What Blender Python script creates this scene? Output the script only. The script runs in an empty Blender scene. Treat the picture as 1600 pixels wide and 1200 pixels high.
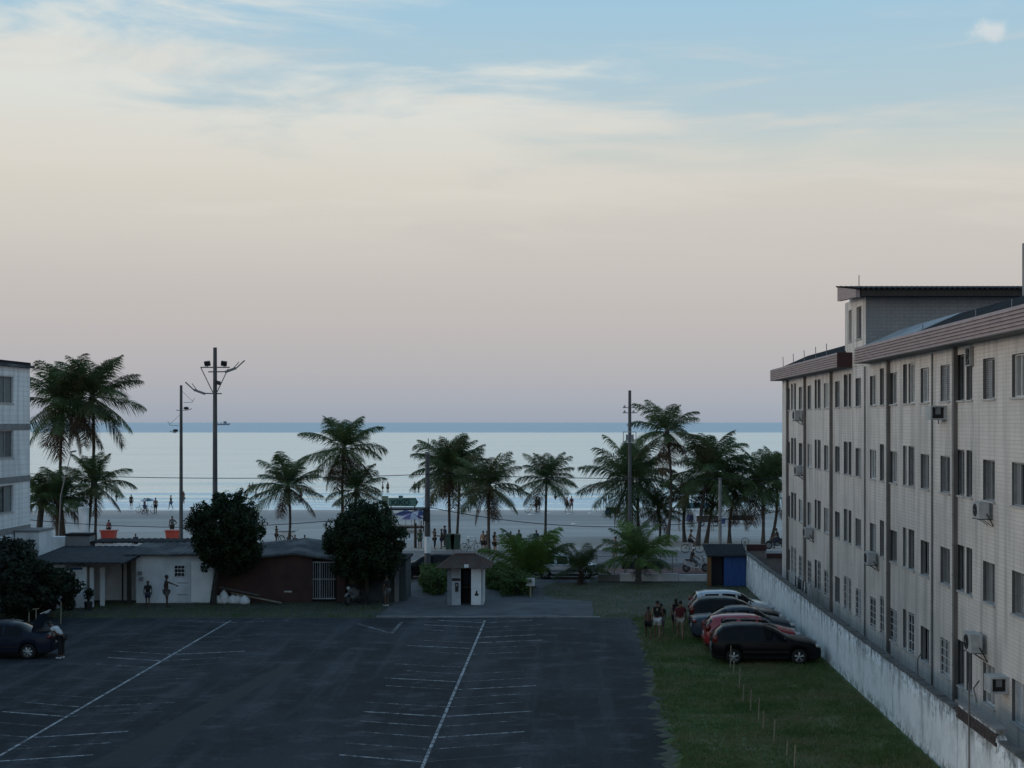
import bpy, bmesh, math, random
import numpy as np
from mathutils import Vector, Matrix

random.seed(7)
R = math.radians
sc = bpy.context.scene
COL = sc.collection

# ------------------------------------------------------------------ camera
CAM_H = 9.6
FPX = 2222.0                       # focal length in pixels of a 1600 px wide frame
cam_d = bpy.data.cameras.new('camera')
cam = bpy.data.objects.new('camera', cam_d)
COL.objects.link(cam)
cam.location = (0, 0, CAM_H)
cam.rotation_euler = (R(90), 0, 0)
cam_d.sensor_width = 36
cam_d.lens = FPX / 1600 * 36
cam_d.shift_x = -90 / 1600
cam_d.shift_y = 60 / 1600
cam_d.clip_start = 0.1
cam_d.clip_end = 90000
sc.camera = cam
sc.view_settings.view_transform = 'Standard'
sc.view_settings.look = 'None'
sc.view_settings.gamma = 1
sc.view_settings.exposure = 0.0
try:
    sc.view_settings.use_curve_mapping = False
except Exception:
    pass

# ------------------------------------------------------------------ world
SUN_EL, SUN_ROT = 7.0, 258.0       # low sun off to the left and slightly behind
world = bpy.data.worlds.new('World')
sc.world = world
world.use_nodes = True
def build_world():
    nt = world.node_tree
    N, L = nt.nodes, nt.links
    N.clear()
    out = N.new('ShaderNodeOutputWorld')
    bg = N.new('ShaderNodeBackground')
    bg.inputs['Strength'].default_value = 1.0
    L.new(bg.outputs[0], out.inputs[0])
    tc = N.new('ShaderNodeTexCoord')
    sep = N.new('ShaderNodeSeparateXYZ')
    L.new(tc.outputs['Generated'], sep.inputs[0])
    def math_(op, a, b=None, clamp=False):
        n = N.new('ShaderNodeMath'); n.operation = op; n.use_clamp = clamp
        for i, v in enumerate((a, b)):
            if v is None: continue
            if isinstance(v, (int, float)): n.inputs[i].default_value = v
            else: L.new(v, n.inputs[i])
        return n.outputs[0]
    def sstep(v, a, b):
        n = N.new('ShaderNodeMapRange'); n.interpolation_type = 'SMOOTHSTEP'
        L.new(v, n.inputs[0]); n.inputs[1].default_value = a; n.inputs[2].default_value = b
        return n.outputs[0]
    def mix(f, a, b):
        n = N.new('ShaderNodeMix'); n.data_type = 'RGBA'
        if isinstance(f, (int, float)): n.inputs[0].default_value = f
        else: L.new(f, n.inputs[0])
        for i, v in ((6, a), (7, b)):
            if isinstance(v, tuple): n.inputs[i].default_value = v + (1,)
            else: L.new(v, n.inputs[i])
        return n.outputs[2]
    z = sep.outputs['Z']; x = sep.outputs['X']
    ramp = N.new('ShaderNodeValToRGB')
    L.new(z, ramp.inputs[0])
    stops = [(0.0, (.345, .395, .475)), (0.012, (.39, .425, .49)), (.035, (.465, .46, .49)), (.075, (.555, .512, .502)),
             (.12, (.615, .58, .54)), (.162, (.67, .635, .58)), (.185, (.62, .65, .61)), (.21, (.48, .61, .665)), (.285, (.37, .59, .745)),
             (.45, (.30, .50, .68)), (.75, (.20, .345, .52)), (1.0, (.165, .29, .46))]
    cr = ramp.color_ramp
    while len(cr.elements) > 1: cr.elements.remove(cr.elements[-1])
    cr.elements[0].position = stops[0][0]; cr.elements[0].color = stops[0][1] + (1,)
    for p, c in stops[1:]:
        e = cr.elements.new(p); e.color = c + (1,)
    # streaky high cloud, thicker to the left, thinning upward
    mp = N.new('ShaderNodeMapping'); mp.inputs['Scale'].default_value = (2.4, 2.4, 11.0)
    mp.inputs['Rotation'].default_value = (0, R(9), 0); mp.inputs['Location'].default_value = (3.1, 1.7, 0.35)
    L.new(tc.outputs['Generated'], mp.inputs[0])
    nz = N.new('ShaderNodeTexNoise'); nz.inputs['Scale'].default_value = 2.1; nz.inputs['Detail'].default_value = 8
    nz.inputs['Roughness'].default_value = .56; nz.inputs['Distortion'].default_value = .5
    L.new(mp.outputs[0], nz.inputs['Vector'])
    nf = nz.outputs['Fac']
    left = math_('MULTIPLY', math_('MAXIMUM', math_('MINIMUM', x, .45), -.45), -.62)
    high = math_('MULTIPLY', math_('MAXIMUM', math_('SUBTRACT', z, .17), 0.0), -1.75)
    cov = math_('ADD', math_('ADD', nf, left), high)
    cl = math_('MULTIPLY', sstep(cov, .41, .63), sstep(z, .09, .18))
    cl = math_('MULTIPLY', cl, .82)
    ccol = mix(sstep(z, .14, .24), (.71, .665, .595), (.83, .815, .745))
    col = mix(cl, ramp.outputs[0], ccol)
    # thin fibrous veil over the whole band, without a side
    mp2 = N.new('ShaderNodeMapping'); mp2.inputs['Scale'].default_value = (3.0, 3.0, 26.0); mp2.inputs['Rotation'].default_value = (0, R(4), 0); mp2.inputs['Location'].default_value = (7.3, 2.1, 1.9)
    L.new(tc.outputs['Generated'], mp2.inputs[0])
    nz2 = N.new('ShaderNodeTexNoise'); nz2.inputs['Scale'].default_value = 1.9; nz2.inputs['Detail'].default_value = 7; nz2.inputs['Distortion'].default_value = .6
    L.new(mp2.outputs[0], nz2.inputs['Vector'])
    veil = math_('MULTIPLY', math_('MULTIPLY', sstep(nz2.outputs['Fac'], .46, .70), sstep(z, .10, .17)), math_('SUBTRACT', 1.0, sstep(z, .21, .30)))
    col = mix(math_('MULTIPLY', veil, .55), col, (.74, .70, .635))
    # one small puff high on the right
    dv = N.new('ShaderNodeVectorMath'); dv.operation = 'SUBTRACT'
    d0 = Vector(((1548 - 890) / FPX, 1, (660 - 50) / FPX)).normalized()
    L.new(tc.outputs['Generated'], dv.inputs[0]); dv.inputs[1].default_value = d0
    dm = N.new('ShaderNodeMapping'); dm.inputs['Rotation'].default_value = (0, R(14), 0); dm.inputs['Scale'].default_value = (1, 1, 2.1)
    L.new(dv.outputs[0], dm.inputs[0])
    ln = N.new('ShaderNodeVectorMath'); ln.operation = 'LENGTH'; L.new(dm.outputs[0], ln.inputs[0])
    n2 = N.new('ShaderNodeTexNoise'); n2.inputs['Scale'].default_value = 60; n2.inputs['Detail'].default_value = 5
    L.new(tc.outputs['Generated'], n2.inputs['Vector'])
    dd = math_('ADD', ln.outputs['Value'], math_('MULTIPLY', math_('SUBTRACT', n2.outputs['Fac'], .5), .04))
    puff = math_('MULTIPLY', math_('SUBTRACT', 1.0, sstep(dd, .002, .018)), .62)
    col = mix(puff, col, (.80, .80, .78))
    sky = N.new('ShaderNodeTexSky'); sky.sky_type = 'NISHITA'; sky.sun_disc = False
    sky.sun_elevation = R(SUN_EL); sky.sun_rotation = R(SUN_ROT)
    dim = mix(1.0, (0, 0, 0), (0, 0, 0))
    sm = N.new('ShaderNodeVectorMath'); sm.operation = 'SCALE'; sm.inputs['Scale'].default_value = .10
    L.new(sky.outputs[0], sm.inputs[0])
    col = mix(.06, col, sm.outputs[0])
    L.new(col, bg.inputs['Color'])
build_world()
sun_d = bpy.data.lights.new('sun', 'SUN')
sun_d.energy = 0.72
sun_d.angle = R(22)
sun_d.color = (1.0, .90, .81)
sun = bpy.data.objects.new('sun', sun_d)
COL.objects.link(sun)
# light travels away from the sun, which sits low on the left and a little behind the camera
sun_dir = Vector((.975, .21, -.105)).normalized()
sun.rotation_euler = sun_dir.to_track_quat('-Z', 'Y').to_euler()
sun.location = (-30, -60, 30)

# ------------------------------------------------------------------ helpers
def A(px, py, Y):
    return Vector(((px - 890) * Y / FPX, Y, CAM_H - (py - 660) * Y / FPX))
def G(px, py):
    Y = FPX * CAM_H / (py - 660)
    return Vector(((px - 890) * Y / FPX, Y, 0))
def GY(py): return FPX * CAM_H / (py - 660)

MATS = {}
def mat(name, c1, c2=None, scale=2.0, rough=.8, bump=0.0, metal=0.0, coat=0.0, stretch=(1, 1, 1), detail=5, contrast=(.35, .65),
        spec=.5, obj=False, c3=None, scale3=.3, bscale=None, emit=0, trans=0):
    if name in MATS: return MATS[name]
    m = bpy.data.materials.new(name); m.use_nodes = True
    nt = m.node_tree; N, L = nt.nodes, nt.links
    p = N['Principled BSDF']
    p.inputs['Roughness'].default_value = rough
    p.inputs['Metallic'].default_value = metal
    p.inputs['Specular IOR Level'].default_value = spec
    if coat:
        p.inputs['Coat Weight'].default_value = coat; p.inputs['Coat Roughness'].default_value = .06
    c2 = c2 or tuple(v * .75 for v in c1)
    if obj:
        tc = N.new('ShaderNodeTexCoord'); src = tc.outputs['Object']
    else:
        tc = N.new('ShaderNodeNewGeometry'); src = tc.outputs['Position']
    mp = N.new('ShaderNodeMapping'); mp.inputs['Scale'].default_value = stretch
    L.new(src, mp.inputs[0])
    nz = N.new('ShaderNodeTexNoise'); nz.inputs['Scale'].default_value = scale; nz.inputs['Detail'].default_value = detail
    nz.inputs['Roughness'].default_value = .6
    L.new(mp.outputs[0], nz.inputs['Vector'])
    rp = N.new('ShaderNodeValToRGB')
    rp.color_ramp.elements[0].position = contrast[0]; rp.color_ramp.elements[0].color = tuple(c2) + (1,)
    rp.color_ramp.elements[1].position = contrast[1]; rp.color_ramp.elements[1].color = tuple(c1) + (1,)
    L.new(nz.outputs['Fac'], rp.inputs[0])
    colr = rp.outputs[0]
    if c3:
        n3 = N.new('ShaderNodeTexNoise'); n3.inputs['Scale'].default_value = scale3; n3.inputs['Detail'].default_value = 4
        L.new(src, n3.inputs['Vector'])
        r3 = N.new('ShaderNodeMapRange'); r3.inputs[1].default_value = .45; r3.inputs[2].default_value = .65
        L.new(n3.outputs['Fac'], r3.inputs[0])
        mx = N.new('ShaderNodeMix'); mx.data_type = 'RGBA'
        L.new(r3.outputs[0], mx.inputs[0]); L.new(colr, mx.inputs[6]); mx.inputs[7].default_value = tuple(c3) + (1,)
        colr = mx.outputs[2]
    L.new(colr, p.inputs['Base Color'])
    if bump:
        nb = nz
        if bscale:
            nb = N.new('ShaderNodeTexNoise'); nb.inputs['Scale'].default_value = bscale; nb.inputs['Detail'].default_value = 4
            L.new(mp.outputs[0], nb.inputs['Vector'])
        bp = N.new('ShaderNodeBump'); bp.inputs['Strength'].default_value = bump; bp.inputs['Distance'].default_value = .05
        L.new(nb.outputs['Fac'], bp.inputs['Height']); L.new(bp.outputs[0], p.inputs['Normal'])
    if emit:
        p.inputs['Emission Color'].default_value = tuple(c1) + (1,); p.inputs['Emission Strength'].default_value = emit
    MATS[name] = m
    return m

class MB:
    """collects geometry; build() links it as ONE mesh object"""
    def __init__(s): s.v = []; s.f = []; s.smooth = []
    def add(s, vs, fs, smooth=False):
        o = len(s.v); s.v += [tuple(v) for v in vs]
        s.f += [tuple(i + o for i in f) for f in fs]; s.smooth += [smooth] * len(fs)
        return s
    def box(s, x0, x1, y0, y1, z0, z1):
        return s.add([(x0, y0, z0), (x1, y0, z0), (x1, y1, z0), (x0, y1, z0), (x0, y0, z1), (x1, y0, z1), (x1, y1, z1), (x0, y1, z1)],
                     [(0, 3, 2, 1), (4, 5, 6, 7), (0, 1, 5, 4), (1, 2, 6, 5), (2, 3, 7, 6), (3, 0, 4, 7)])
    def obox(s, c, half, rot=None, taper=1.0):
        vs = []
        for dz in (-1, 1):
            k = taper if dz > 0 else 1
            for dx, dy in ((-1, -1), (1, -1), (1, 1), (-1, 1)):
                v = Vector((dx * half[0] * k, dy * half[1] * k, dz * half[2]))
                if rot: v = rot @ v
                vs.append(Vector(c) + v)
        return s.add(vs, [(0, 3, 2, 1), (4, 5, 6, 7), (0, 1, 5, 4), (1, 2, 6, 5), (2, 3, 7, 6), (3, 0, 4, 7)])
    def quad(s, a, b, c, d): return s.add([a, b, c, d], [(0, 1, 2, 3)])
    def tube(s, pts, rad, n=8, caps=True, smooth=True):
        pts = [Vector(p) for p in pts]
        if isinstance(rad, (int, float)): rad = [rad] * len(pts)
        vs = []; fs = []
        for i, p in enumerate(pts):
            d = (pts[min(i + 1, len(pts) - 1)] - pts[max(i - 1, 0)])
            d = d.normalized() if d.length > 1e-9 else Vector((0, 0, 1))
            u = d.cross(Vector((0, 0, 1)))
            if u.length < 1e-3: u = d.cross(Vector((0, 1, 0)))
            u.normalize(); w = u.cross(d)
            for k in range(n):
                a = 2 * math.pi * k / n
                vs.append(p + u * math.cos(a) * rad[i] + w * math.sin(a) * rad[i])
        for i in range(len(pts) - 1):
            for k in range(n):
                fs.append((i * n + k, i * n + (k + 1) % n, (i + 1) * n + (k + 1) % n, (i + 1) * n + k))
        s.add(vs, fs, smooth)
        if caps:
            s.add(vs[:n], [tuple(range(n))]); s.add(vs[-n:], [tuple(reversed(range(n)))])
        return s
    def ell(s, c, r, nu=12, nv=8):
        vs = []; fs = []
        for j in range(nv + 1):
            t = math.pi * j / nv
            for i in range(nu):
                a = 2 * math.pi * i / nu
                vs.append((c[0] + r[0] * math.sin(t) * math.cos(a), c[1] + r[1] * math.sin(t) * math.sin(a), c[2] + r[2] * math.cos(t)))
        for j in range(nv):
            for i in range(nu):
                fs.append((j * nu + i, (j + 1) * nu + i, (j + 1) * nu + (i + 1) % nu, j * nu + (i + 1) % nu))
        return s.add(vs, fs, True)
    def torus(s, c, R0, r, axis='y', n=20, m=6):
        vs = []; fs = []
        for i in range(n):
            a = 2 * math.pi * i / n
            for j in range(m):
                b = 2 * math.pi * j / m
                u, v, w = (R0 + r * math.cos(b)) * math.cos(a), (R0 + r * math.cos(b)) * math.sin(a), r * math.sin(b)
                vs.append((c[0] + u, c[1] + w, c[2] + v) if axis == 'y' else (c[0] + w, c[1] + u, c[2] + v))
        for i in range(n):
            for j in range(m):
                fs.append((i * m + j, ((i + 1) % n) * m + j, ((i + 1) % n) * m + (j + 1) % m, i * m + (j + 1) % m))
        return s.add(vs, fs, True)
    def prism(s, prof, y0, y1):
        """profile in x,z extruded along y"""
        n = len(prof)
        vs = [(x, y0, z) for x, z in prof] + [(x, y1, z) for x, z in prof]
        fs = [tuple(range(n)), tuple(reversed(range(n, 2 * n)))] + [(i, i + n, (i + 1) % n + n, (i + 1) % n) for i in range(n)]
        return s.add(vs, fs)
    def mesh(s, name, m=None):
        me = bpy.data.meshes.new(name)
        me.from_pydata(s.v, [], s.f)
        me.polygons.foreach_set('use_smooth', s.smooth)
        bm = bmesh.new(); bm.from_mesh(me); bmesh.ops.recalc_face_normals(bm, faces=bm.faces[:]); bm.to_mesh(me); bm.free()
        if m: me.materials.append(m)
        return me
    def build(s, name, m, parent=None, loc=None):
        return link(name, s.mesh(name, m), parent, loc)

def link(name, me, parent=None, loc=None, rz=None):
    o = bpy.data.objects.new(name, me); COL.objects.link(o)
    if parent: o.parent = parent
    if loc is not None: o.location = loc
    if rz is not None: o.rotation_euler = (0, 0, rz)
    return o
def tag(o, label=None, cat=None, group=None, kind=None):
    if label: o['label'] = label
    if cat: o['category'] = cat
    if group: o['group'] = group
    if kind: o['kind'] = kind
    return o
def thing(name, label, cat, loc=(0, 0, 0), rz=0, group=None, scale=1.0):
    o = bpy.data.objects.new(name, None); COL.objects.link(o)
    o.location = loc; o.rotation_euler = (0, 0, rz); o.scale = (scale,) * 3
    o.empty_display_size = .2
    return tag(o, label, cat, group)
def struct(name, mb, m): return tag(mb.build(name, m), kind='structure')
def copy_tree(o, parent=None):
    c = o.copy(); COL.objects.link(c); c.parent = parent
    for ch in list(o.children): copy_tree(ch, c)
    return c
def np_mesh(name, V, F, m):
    V = np.asarray(V, dtype=np.float32); F = np.asarray(F, dtype=np.int32)
    me = bpy.data.meshes.new(name)
    me.vertices.add(len(V)); me.vertices.foreach_set('co', V.ravel())
    k = F.shape[1]
    me.loops.add(F.size); me.loops.foreach_set('vertex_index', F.ravel())
    me.polygons.add(len(F)); me.polygons.foreach_set('loop_start', np.arange(len(F), dtype=np.int32) * k)
    me.update(calc_edges=True); me.validate()
    if m: me.materials.append(m)
    return me
def vnoise(x, y, seed=0):
    """smooth value noise, numpy"""
    rs = np.random.RandomState(seed); T = rs.rand(256, 256)
    xi = np.floor(x).astype(int); yi = np.floor(y).astype(int); fx = x - xi; fy = y - yi
    fx = fx * fx * (3 - 2 * fx); fy = fy * fy * (3 - 2 * fy)
    g = lambda a, b: T[a % 256, b % 256]
    return (g(xi, yi) * (1 - fx) + g(xi + 1, yi) * fx) * (1 - fy) + (g(xi, yi + 1) * (1 - fx) + g(xi + 1, yi + 1) * fx) * fy

# ------------------------------------------------------------------ materials with structure of their own
def node_mat(name):
    m = bpy.data.materials.new(name); m.use_nodes = True; MATS[name] = m
    nt = m.node_tree; N, L = nt.nodes, nt.links
    p = N['Principled BSDF']
    def noise(vec, scale, detail=5, rough=.6):
        n = N.new('ShaderNodeTexNoise'); n.inputs['Scale'].default_value = scale; n.inputs['Detail'].default_value = detail
        n.inputs['Roughness'].default_value = rough; L.new(vec, n.inputs['Vector']); return n.outputs['Fac']
    def mapping(vec, scale=(1, 1, 1), rot=(0, 0, 0)):
        n = N.new('ShaderNodeMapping'); n.inputs['Scale'].default_value = scale; n.inputs['Rotation'].default_value = rot
        L.new(vec, n.inputs[0]); return n.outputs[0]
    def rng(v, a, b, c=0, d=1, smooth=True):
        n = N.new('ShaderNodeMapRange'); n.interpolation_type = 'SMOOTHSTEP' if smooth else 'LINEAR'
        L.new(v, n.inputs[0]); n.inputs[1].default_value = a; n.inputs[2].default_value = b
        n.inputs[3].default_value = c; n.inputs[4].default_value = d; return n.outputs[0]
    def mix(f, a, b, blend='MIX'):
        n = N.new('ShaderNodeMix'); n.data_type = 'RGBA'; n.blend_type = blend
        if isinstance(f, (int, float)): n.inputs[0].default_value = f
        else: L.new(f, n.inputs[0])
        for i, v in ((6, a), (7, b)):
            if isinstance(v, tuple): n.inputs[i].default_value = v + (1,)
            else: L.new(v, n.inputs[i])
        return n.outputs[2]
    def mul(a, b, op='MULTIPLY'):
        n = N.new('ShaderNodeMath'); n.operation = op
        for i, v in enumerate((a, b)):
            if isinstance(v, (int, float)): n.inputs[i].default_value = v
            else: L.new(v, n.inputs[i])
        return n.outputs[0]
    def bump(h, strength=.5, dist=.05):
        n = N.new('ShaderNodeBump'); n.inputs['Strength'].default_value = strength; n.inputs['Distance'].default_value = dist
        L.new(h, n.inputs['Height']); L.new(n.outputs[0], p.inputs['Normal'])
    geo = N.new('ShaderNodeNewGeometry'); pos = geo.outputs['Position']
    class K: pass
    k = K(); k.__dict__.update(m=m, N=N, L=L, p=p, noise=noise, mapping=mapping, rng=rng, mix=mix, mul=mul, bump=bump, pos=pos)
    return k

def make_asphalt():
    k = node_mat('worn_asphalt')
    big = k.noise(k.mapping(k.pos, (.11, .05, 1)), 1.8, 7, .66)
    streak = k.noise(k.mapping(k.pos, (.34, .5, 1)), 1.5, 8, .74)
    track = k.noise(k.mapping(k.pos, (.9, .05, 1)), 1.3, 5, .6)
    fine = k.noise(k.pos, 9, 4)
    c = k.mix(k.rng(big, .38, .62), (.0065, .0085, .0125), (.030, .036, .043))
    c = k.mix(k.mul(k.rng(streak, .50, .66), .7), c, (.080, .090, .102))
    c = k.mix(k.mul(k.rng(track, .50, .66), .45), c, (.066, .075, .086))
    spk = k.noise(k.pos, 1.9, 8, .8)
    c = k.mix(k.mul(k.rng(spk, .57, .68), .6), c, (.10, .112, .125))
    oil = k.noise(k.pos, .55, 5, .7)
    c = k.mix(k.mul(k.rng(oil, .60, .70), .8), c, (.008, .0095, .012))
    c = k.mix(k.rng(fine, .35, .7, 0, .45), c, (.014, .017, .021))
    vor = k.N.new('ShaderNodeTexVoronoi'); vor.feature = 'DISTANCE_TO_EDGE'; vor.inputs['Scale'].default_value = .22
    wob = k.N.new('ShaderNodeVectorMath'); wob.operation = 'ADD'
    nv = k.N.new('ShaderNodeTexNoise'); nv.inputs['Scale'].default_value = .9; nv.inputs['Detail'].default_value = 4
    k.L.new(k.pos, nv.inputs['Vector']); k.L.new(k.pos, wob.inputs[0]); k.L.new(nv.outputs['Color'], wob.inputs[1])
    k.L.new(wob.outputs[0], vor.inputs['Vector'])
    c = k.mix(k.rng(vor.outputs['Distance'], .0, .007, .7, 0), c, (.014, .015, .017))
    k.L.new(c, k.p.inputs['Base Color']); k.p.inputs['Roughness'].default_value = .9; k.p.inputs['Specular IOR Level'].default_value = .3
    k.bump(k.mul(fine, streak, 'ADD'), .3, .03)
    return k.m
def make_paint(name, wear):
    k = node_mat(name)
    n = k.noise(k.mapping(k.pos, (1.2, 1.2, 1)), 2.6, 8, .8)
    c = k.mix(k.rng(n, wear - .10, wear + .10), (.46, .47, .48), (.035, .04, .046))
    k.L.new(c, k.p.inputs['Base Color']); k.p.inputs['Roughness'].default_value = .85
    return k.m
def make_facade(name, tile, mortar, stain, swap=False, tw=.24, th=.11):
    k = node_mat(name)
    sp = k.N.new('ShaderNodeSeparateXYZ'); k.L.new(k.pos, sp.inputs[0])
    cb = k.N.new('ShaderNodeCombineXYZ'); k.L.new(sp.outputs['X' if swap else 'Y'], cb.inputs[0]); k.L.new(sp.outputs['Z'], cb.inputs[1])
    br = k.N.new('ShaderNodeTexBrick'); br.inputs['Scale'].default_value = 1; br.inputs['Mortar Size'].default_value = .010
    br.inputs['Brick Width'].default_value = tw; br.inputs['Row Height'].default_value = th; br.inputs['Mortar Smooth'].default_value = .3
    br.inputs['Color1'].default_value = tile + (1,); br.inputs['Color2'].default_value = tuple(v * .93 for v in tile) + (1,)
    br.inputs['Mortar'].default_value = mortar + (1,); br.inputs['Bias'].default_value = -.2
    k.L.new(cb.outputs[0], br.inputs['Vector'])
    drip = k.noise(k.mapping(k.pos, (1.3, 1.3, .11)), 1.6, 6, .62)
    blot = k.noise(k.pos, .35, 5)
    c = k.mix(k.mul(k.rng(drip, .44, .68), .68), br.outputs['Color'], stain)
    c = k.mix(k.mul(k.rng(blot, .45, .68), .5), c, tuple(v * .62 for v in tile))
    k.L.new(c, k.p.inputs['Base Color']); k.p.inputs['Roughness'].default_value = .55
    k.bump(br.outputs['Fac'], -.5, .02)
    return k.m
def make_limewall():
    k = node_mat('stained_white_plaster')
    sp = k.N.new('ShaderNodeSeparateXYZ'); k.L.new(k.pos, sp.inputs[0])
    drip = k.noise(k.mapping(k.pos, (1, .9, .13)), 2.6, 7, .66)
    blot = k.noise(k.pos, 1.1, 6, .7)
    mold = k.noise(k.pos, 3.4, 6, .72)
    c = k.mix(k.mul(k.rng(blot, .40, .66), .7), (.80, .82, .83), (.56, .58, .59))
    top = k.rng(sp.outputs['Z'], .9, 2.0)
    bot = k.rng(sp.outputs['Z'], .55, 0.0)
    dm = k.mul(k.rng(k.mul(drip, k.mul(top, .16), 'ADD'), .54, .74), .7)
    c = k.mix(dm, c, (.20, .21, .21))
    c = k.mix(k.mul(k.rng(k.mul(mold, k.mul(top, .2), 'ADD'), .62, .78), .7), c, (.06, .065, .06))
    c = k.mix(k.mul(k.mul(bot, k.rng(mold, .45, .6)), .8), c, (.09, .10, .08))
    k.L.new(c, k.p.inputs['Base Color']); k.p.inputs['Roughness'].default_value = .9
    k.bump(k.mul(blot, mold, 'ADD'), .5, .03)
    return k.m
def make_lawn():
    k = node_mat('lawn_ground')
    a = k.noise(k.mapping(k.pos, (.25, .8, 1)), 1.2, 6, .65); b = k.noise(k.pos, 6, 5, .7); c0 = k.noise(k.pos, .35, 4)
    c = k.mix(k.rng(a, .42, .62), (.070, .125, .042), (.18, .185, .105))
    c = k.mix(k.mul(k.rng(b, .4, .7), .5), c, (.028, .048, .018))
    c = k.mix(k.mul(k.rng(c0, .50, .66), .75), c, (.15, .138, .085))
    k.L.new(c, k.p.inputs['Base Color']); k.p.inputs['Roughness'].default_value = .95; k.p.inputs['Specular IOR Level'].default_value = .15
    k.bump(b, .6, .06)
    return k.m
def make_sand():
    k = node_mat('beach_sand')
    sp = k.N.new('ShaderNodeSeparateXYZ'); k.L.new(k.pos, sp.inputs[0])
    a = k.noise(k.mapping(k.pos, (.05, .25, 1)), 1.3, 6, .62); b = k.noise(k.pos, 2.2, 6, .7)
    edge = k.mul(sp.outputs['Y'], k.mul(k.mul(a, .5, 'SUBTRACT'), 22), 'ADD')
    wet = k.rng(edge, 128, 155)
    c = k.mix(k.rng(a, .35, .65), (.52, .49, .455), (.42, .395, .37))
    c = k.mix(k.mul(k.rng(b, .5, .75), .5), c, (.25, .235, .22))
    c = k.mix(k.mul(wet, .72), c, (.19, .185, .185))
    k.L.new(c, k.p.inputs['Base Color'])
    k.L.new(k.rng(edge, 140, 158, .9, .42), k.p.inputs['Roughness'])
    k.p.inputs['Specular IOR Level'].default_value = .4
    k.bump(b, .6, .08)
    return k.m
def make_sea():
    k = node_mat('sea_water')
    sp = k.N.new('ShaderNodeSeparateXYZ'); k.L.new(k.pos, sp.inputs[0])
    at = k.N.new('ShaderNodeAttribute'); at.attribute_name = 'foam'
    chop = k.noise(k.mapping(k.pos, (.10, .35, 1)), 1.0, 5, .65)
    swell = k.noise(k.mapping(k.pos, (.006, .03, 1)), 1.0, 4, .6)
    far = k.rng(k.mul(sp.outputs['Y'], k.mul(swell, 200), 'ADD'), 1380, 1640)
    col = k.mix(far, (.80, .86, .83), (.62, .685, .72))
    col = k.mix(k.mul(k.rng(swell, .45, .7), .22), col, (.50, .60, .62))
    ridge = k.noise(k.mapping(k.pos, (.02, .16, 1)), 1.0, 5, .62)
    col = k.mix(k.mul(k.mul(k.rng(ridge, .52, .66), k.rng(sp.outputs['Y'], 520, 190)), .45), col, (.42, .52, .56))
    rough = k.rng(far, 0, 1, .26, .62, False)
    frag = k.noise(k.mapping(k.pos, (.5, 1.6, 1)), 1.0, 5, .7)
    fm = k.rng(k.mul(at.outputs['Fac'], k.mul(k.mul(frag, .5, 'SUBTRACT'), .9), 'ADD'), .30, .58)
    col = k.mix(fm, col, (.97, .945, .92))
    met = k.mul(k.mul(1.0, fm, 'SUBTRACT'), k.rng(far, 0, 1, .85, .62, False)); k.L.new(met, k.p.inputs['Metallic'])
    rr = k.N.new('ShaderNodeMix'); rr.data_type = 'FLOAT'; k.L.new(fm, rr.inputs[0]); k.L.new(rough, rr.inputs[2]); rr.inputs[3].default_value = .9
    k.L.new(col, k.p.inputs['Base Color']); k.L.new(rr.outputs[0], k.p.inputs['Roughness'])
    k.p.inputs['IOR'].default_value = 1.33
    spc = k.N.new('ShaderNodeMix'); spc.data_type = 'FLOAT'; k.L.new(far, spc.inputs[0]); spc.inputs[2].default_value = .5; spc.inputs[3].default_value = .22
    k.L.new(spc.outputs[0], k.p.inputs['Specular IOR Level'])
    k.bump(chop, .8, .35)
    return k.m
def make_leaf(name, c1, c2, scale=1.2, rough=.6):
    k = node_mat(name)
    n = k.noise(k.pos, scale, 4); n2 = k.noise(k.pos, scale * 9, 2)
    c = k.mix(k.rng(n, .35, .65), c1, c2)
    c = k.mix(k.mul(k.rng(n2, .4, .7), .5), c, tuple(v * .55 for v in c1))
    k.L.new(c, k.p.inputs['Base Color']); k.p.inputs['Roughness'].default_value = rough; k.p.inputs['Specular IOR Level'].default_value = .25
    # thin leaves let some light through
    tr = k.N.new('ShaderNodeBsdfTranslucent'); k.L.new(c, tr.inputs['Color'])
    mx = k.N.new('ShaderNodeMixShader'); mx.inputs[0].default_value = .35
    k.L.new(k.p.outputs[0], mx.inputs[1]); k.L.new(tr.outputs[0], mx.inputs[2])
    k.L.new(mx.outputs[0], k.N['Material Output'].inputs['Surface'])
    return k.m
M_ASPH = make_asphalt()
M_PAINT = [make_paint('parking_paint_%d' % i, w) for i, w in enumerate((.60, .50, .43, .37))]
M_LAWN = make_lawn(); M_SAND = make_sand(); M_SEA = make_sea(); M_LIME = make_limewall()
M_FACADE = make_facade('cream_facade_tile', (.66, .612, .565), (.48, .447, .415), (.27, .262, .252), tw=1.4)
M_TOWERT = make_facade('grey_tower_tile', (.235, .235, .24), (.13, .13, .135), (.17, .175, .18), swap=True, tw=.35, th=.14)
M_LEFTT = make_facade('white_tile_course', (.78, .80, .82), (.48, .49, .51), (.45, .47, .49), tw=4.0, th=.262)
M_CONC = mat('grey_concrete', (.24, .245, .25), (.15, .155, .16), 1.4, .9, .3, c3=(.19, .19, .185), scale3=.4)
M_GREY = mat('grey_trim', (.22, .225, .235), (.16, .165, .17), 2, .8)
M_DARK = mat('dark_void', (.012, .012, .014), (.008, .008, .009), 2, .8)
M_GLASS = mat('window_glass', (.020, .024, .028), (.013, .016, .02), .8, .08, spec=.4)
M_REVEAL = mat('window_reveal', (.13, .13, .128), (.085, .086, .086), 2, .85, stretch=(1, 1, .4))
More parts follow.
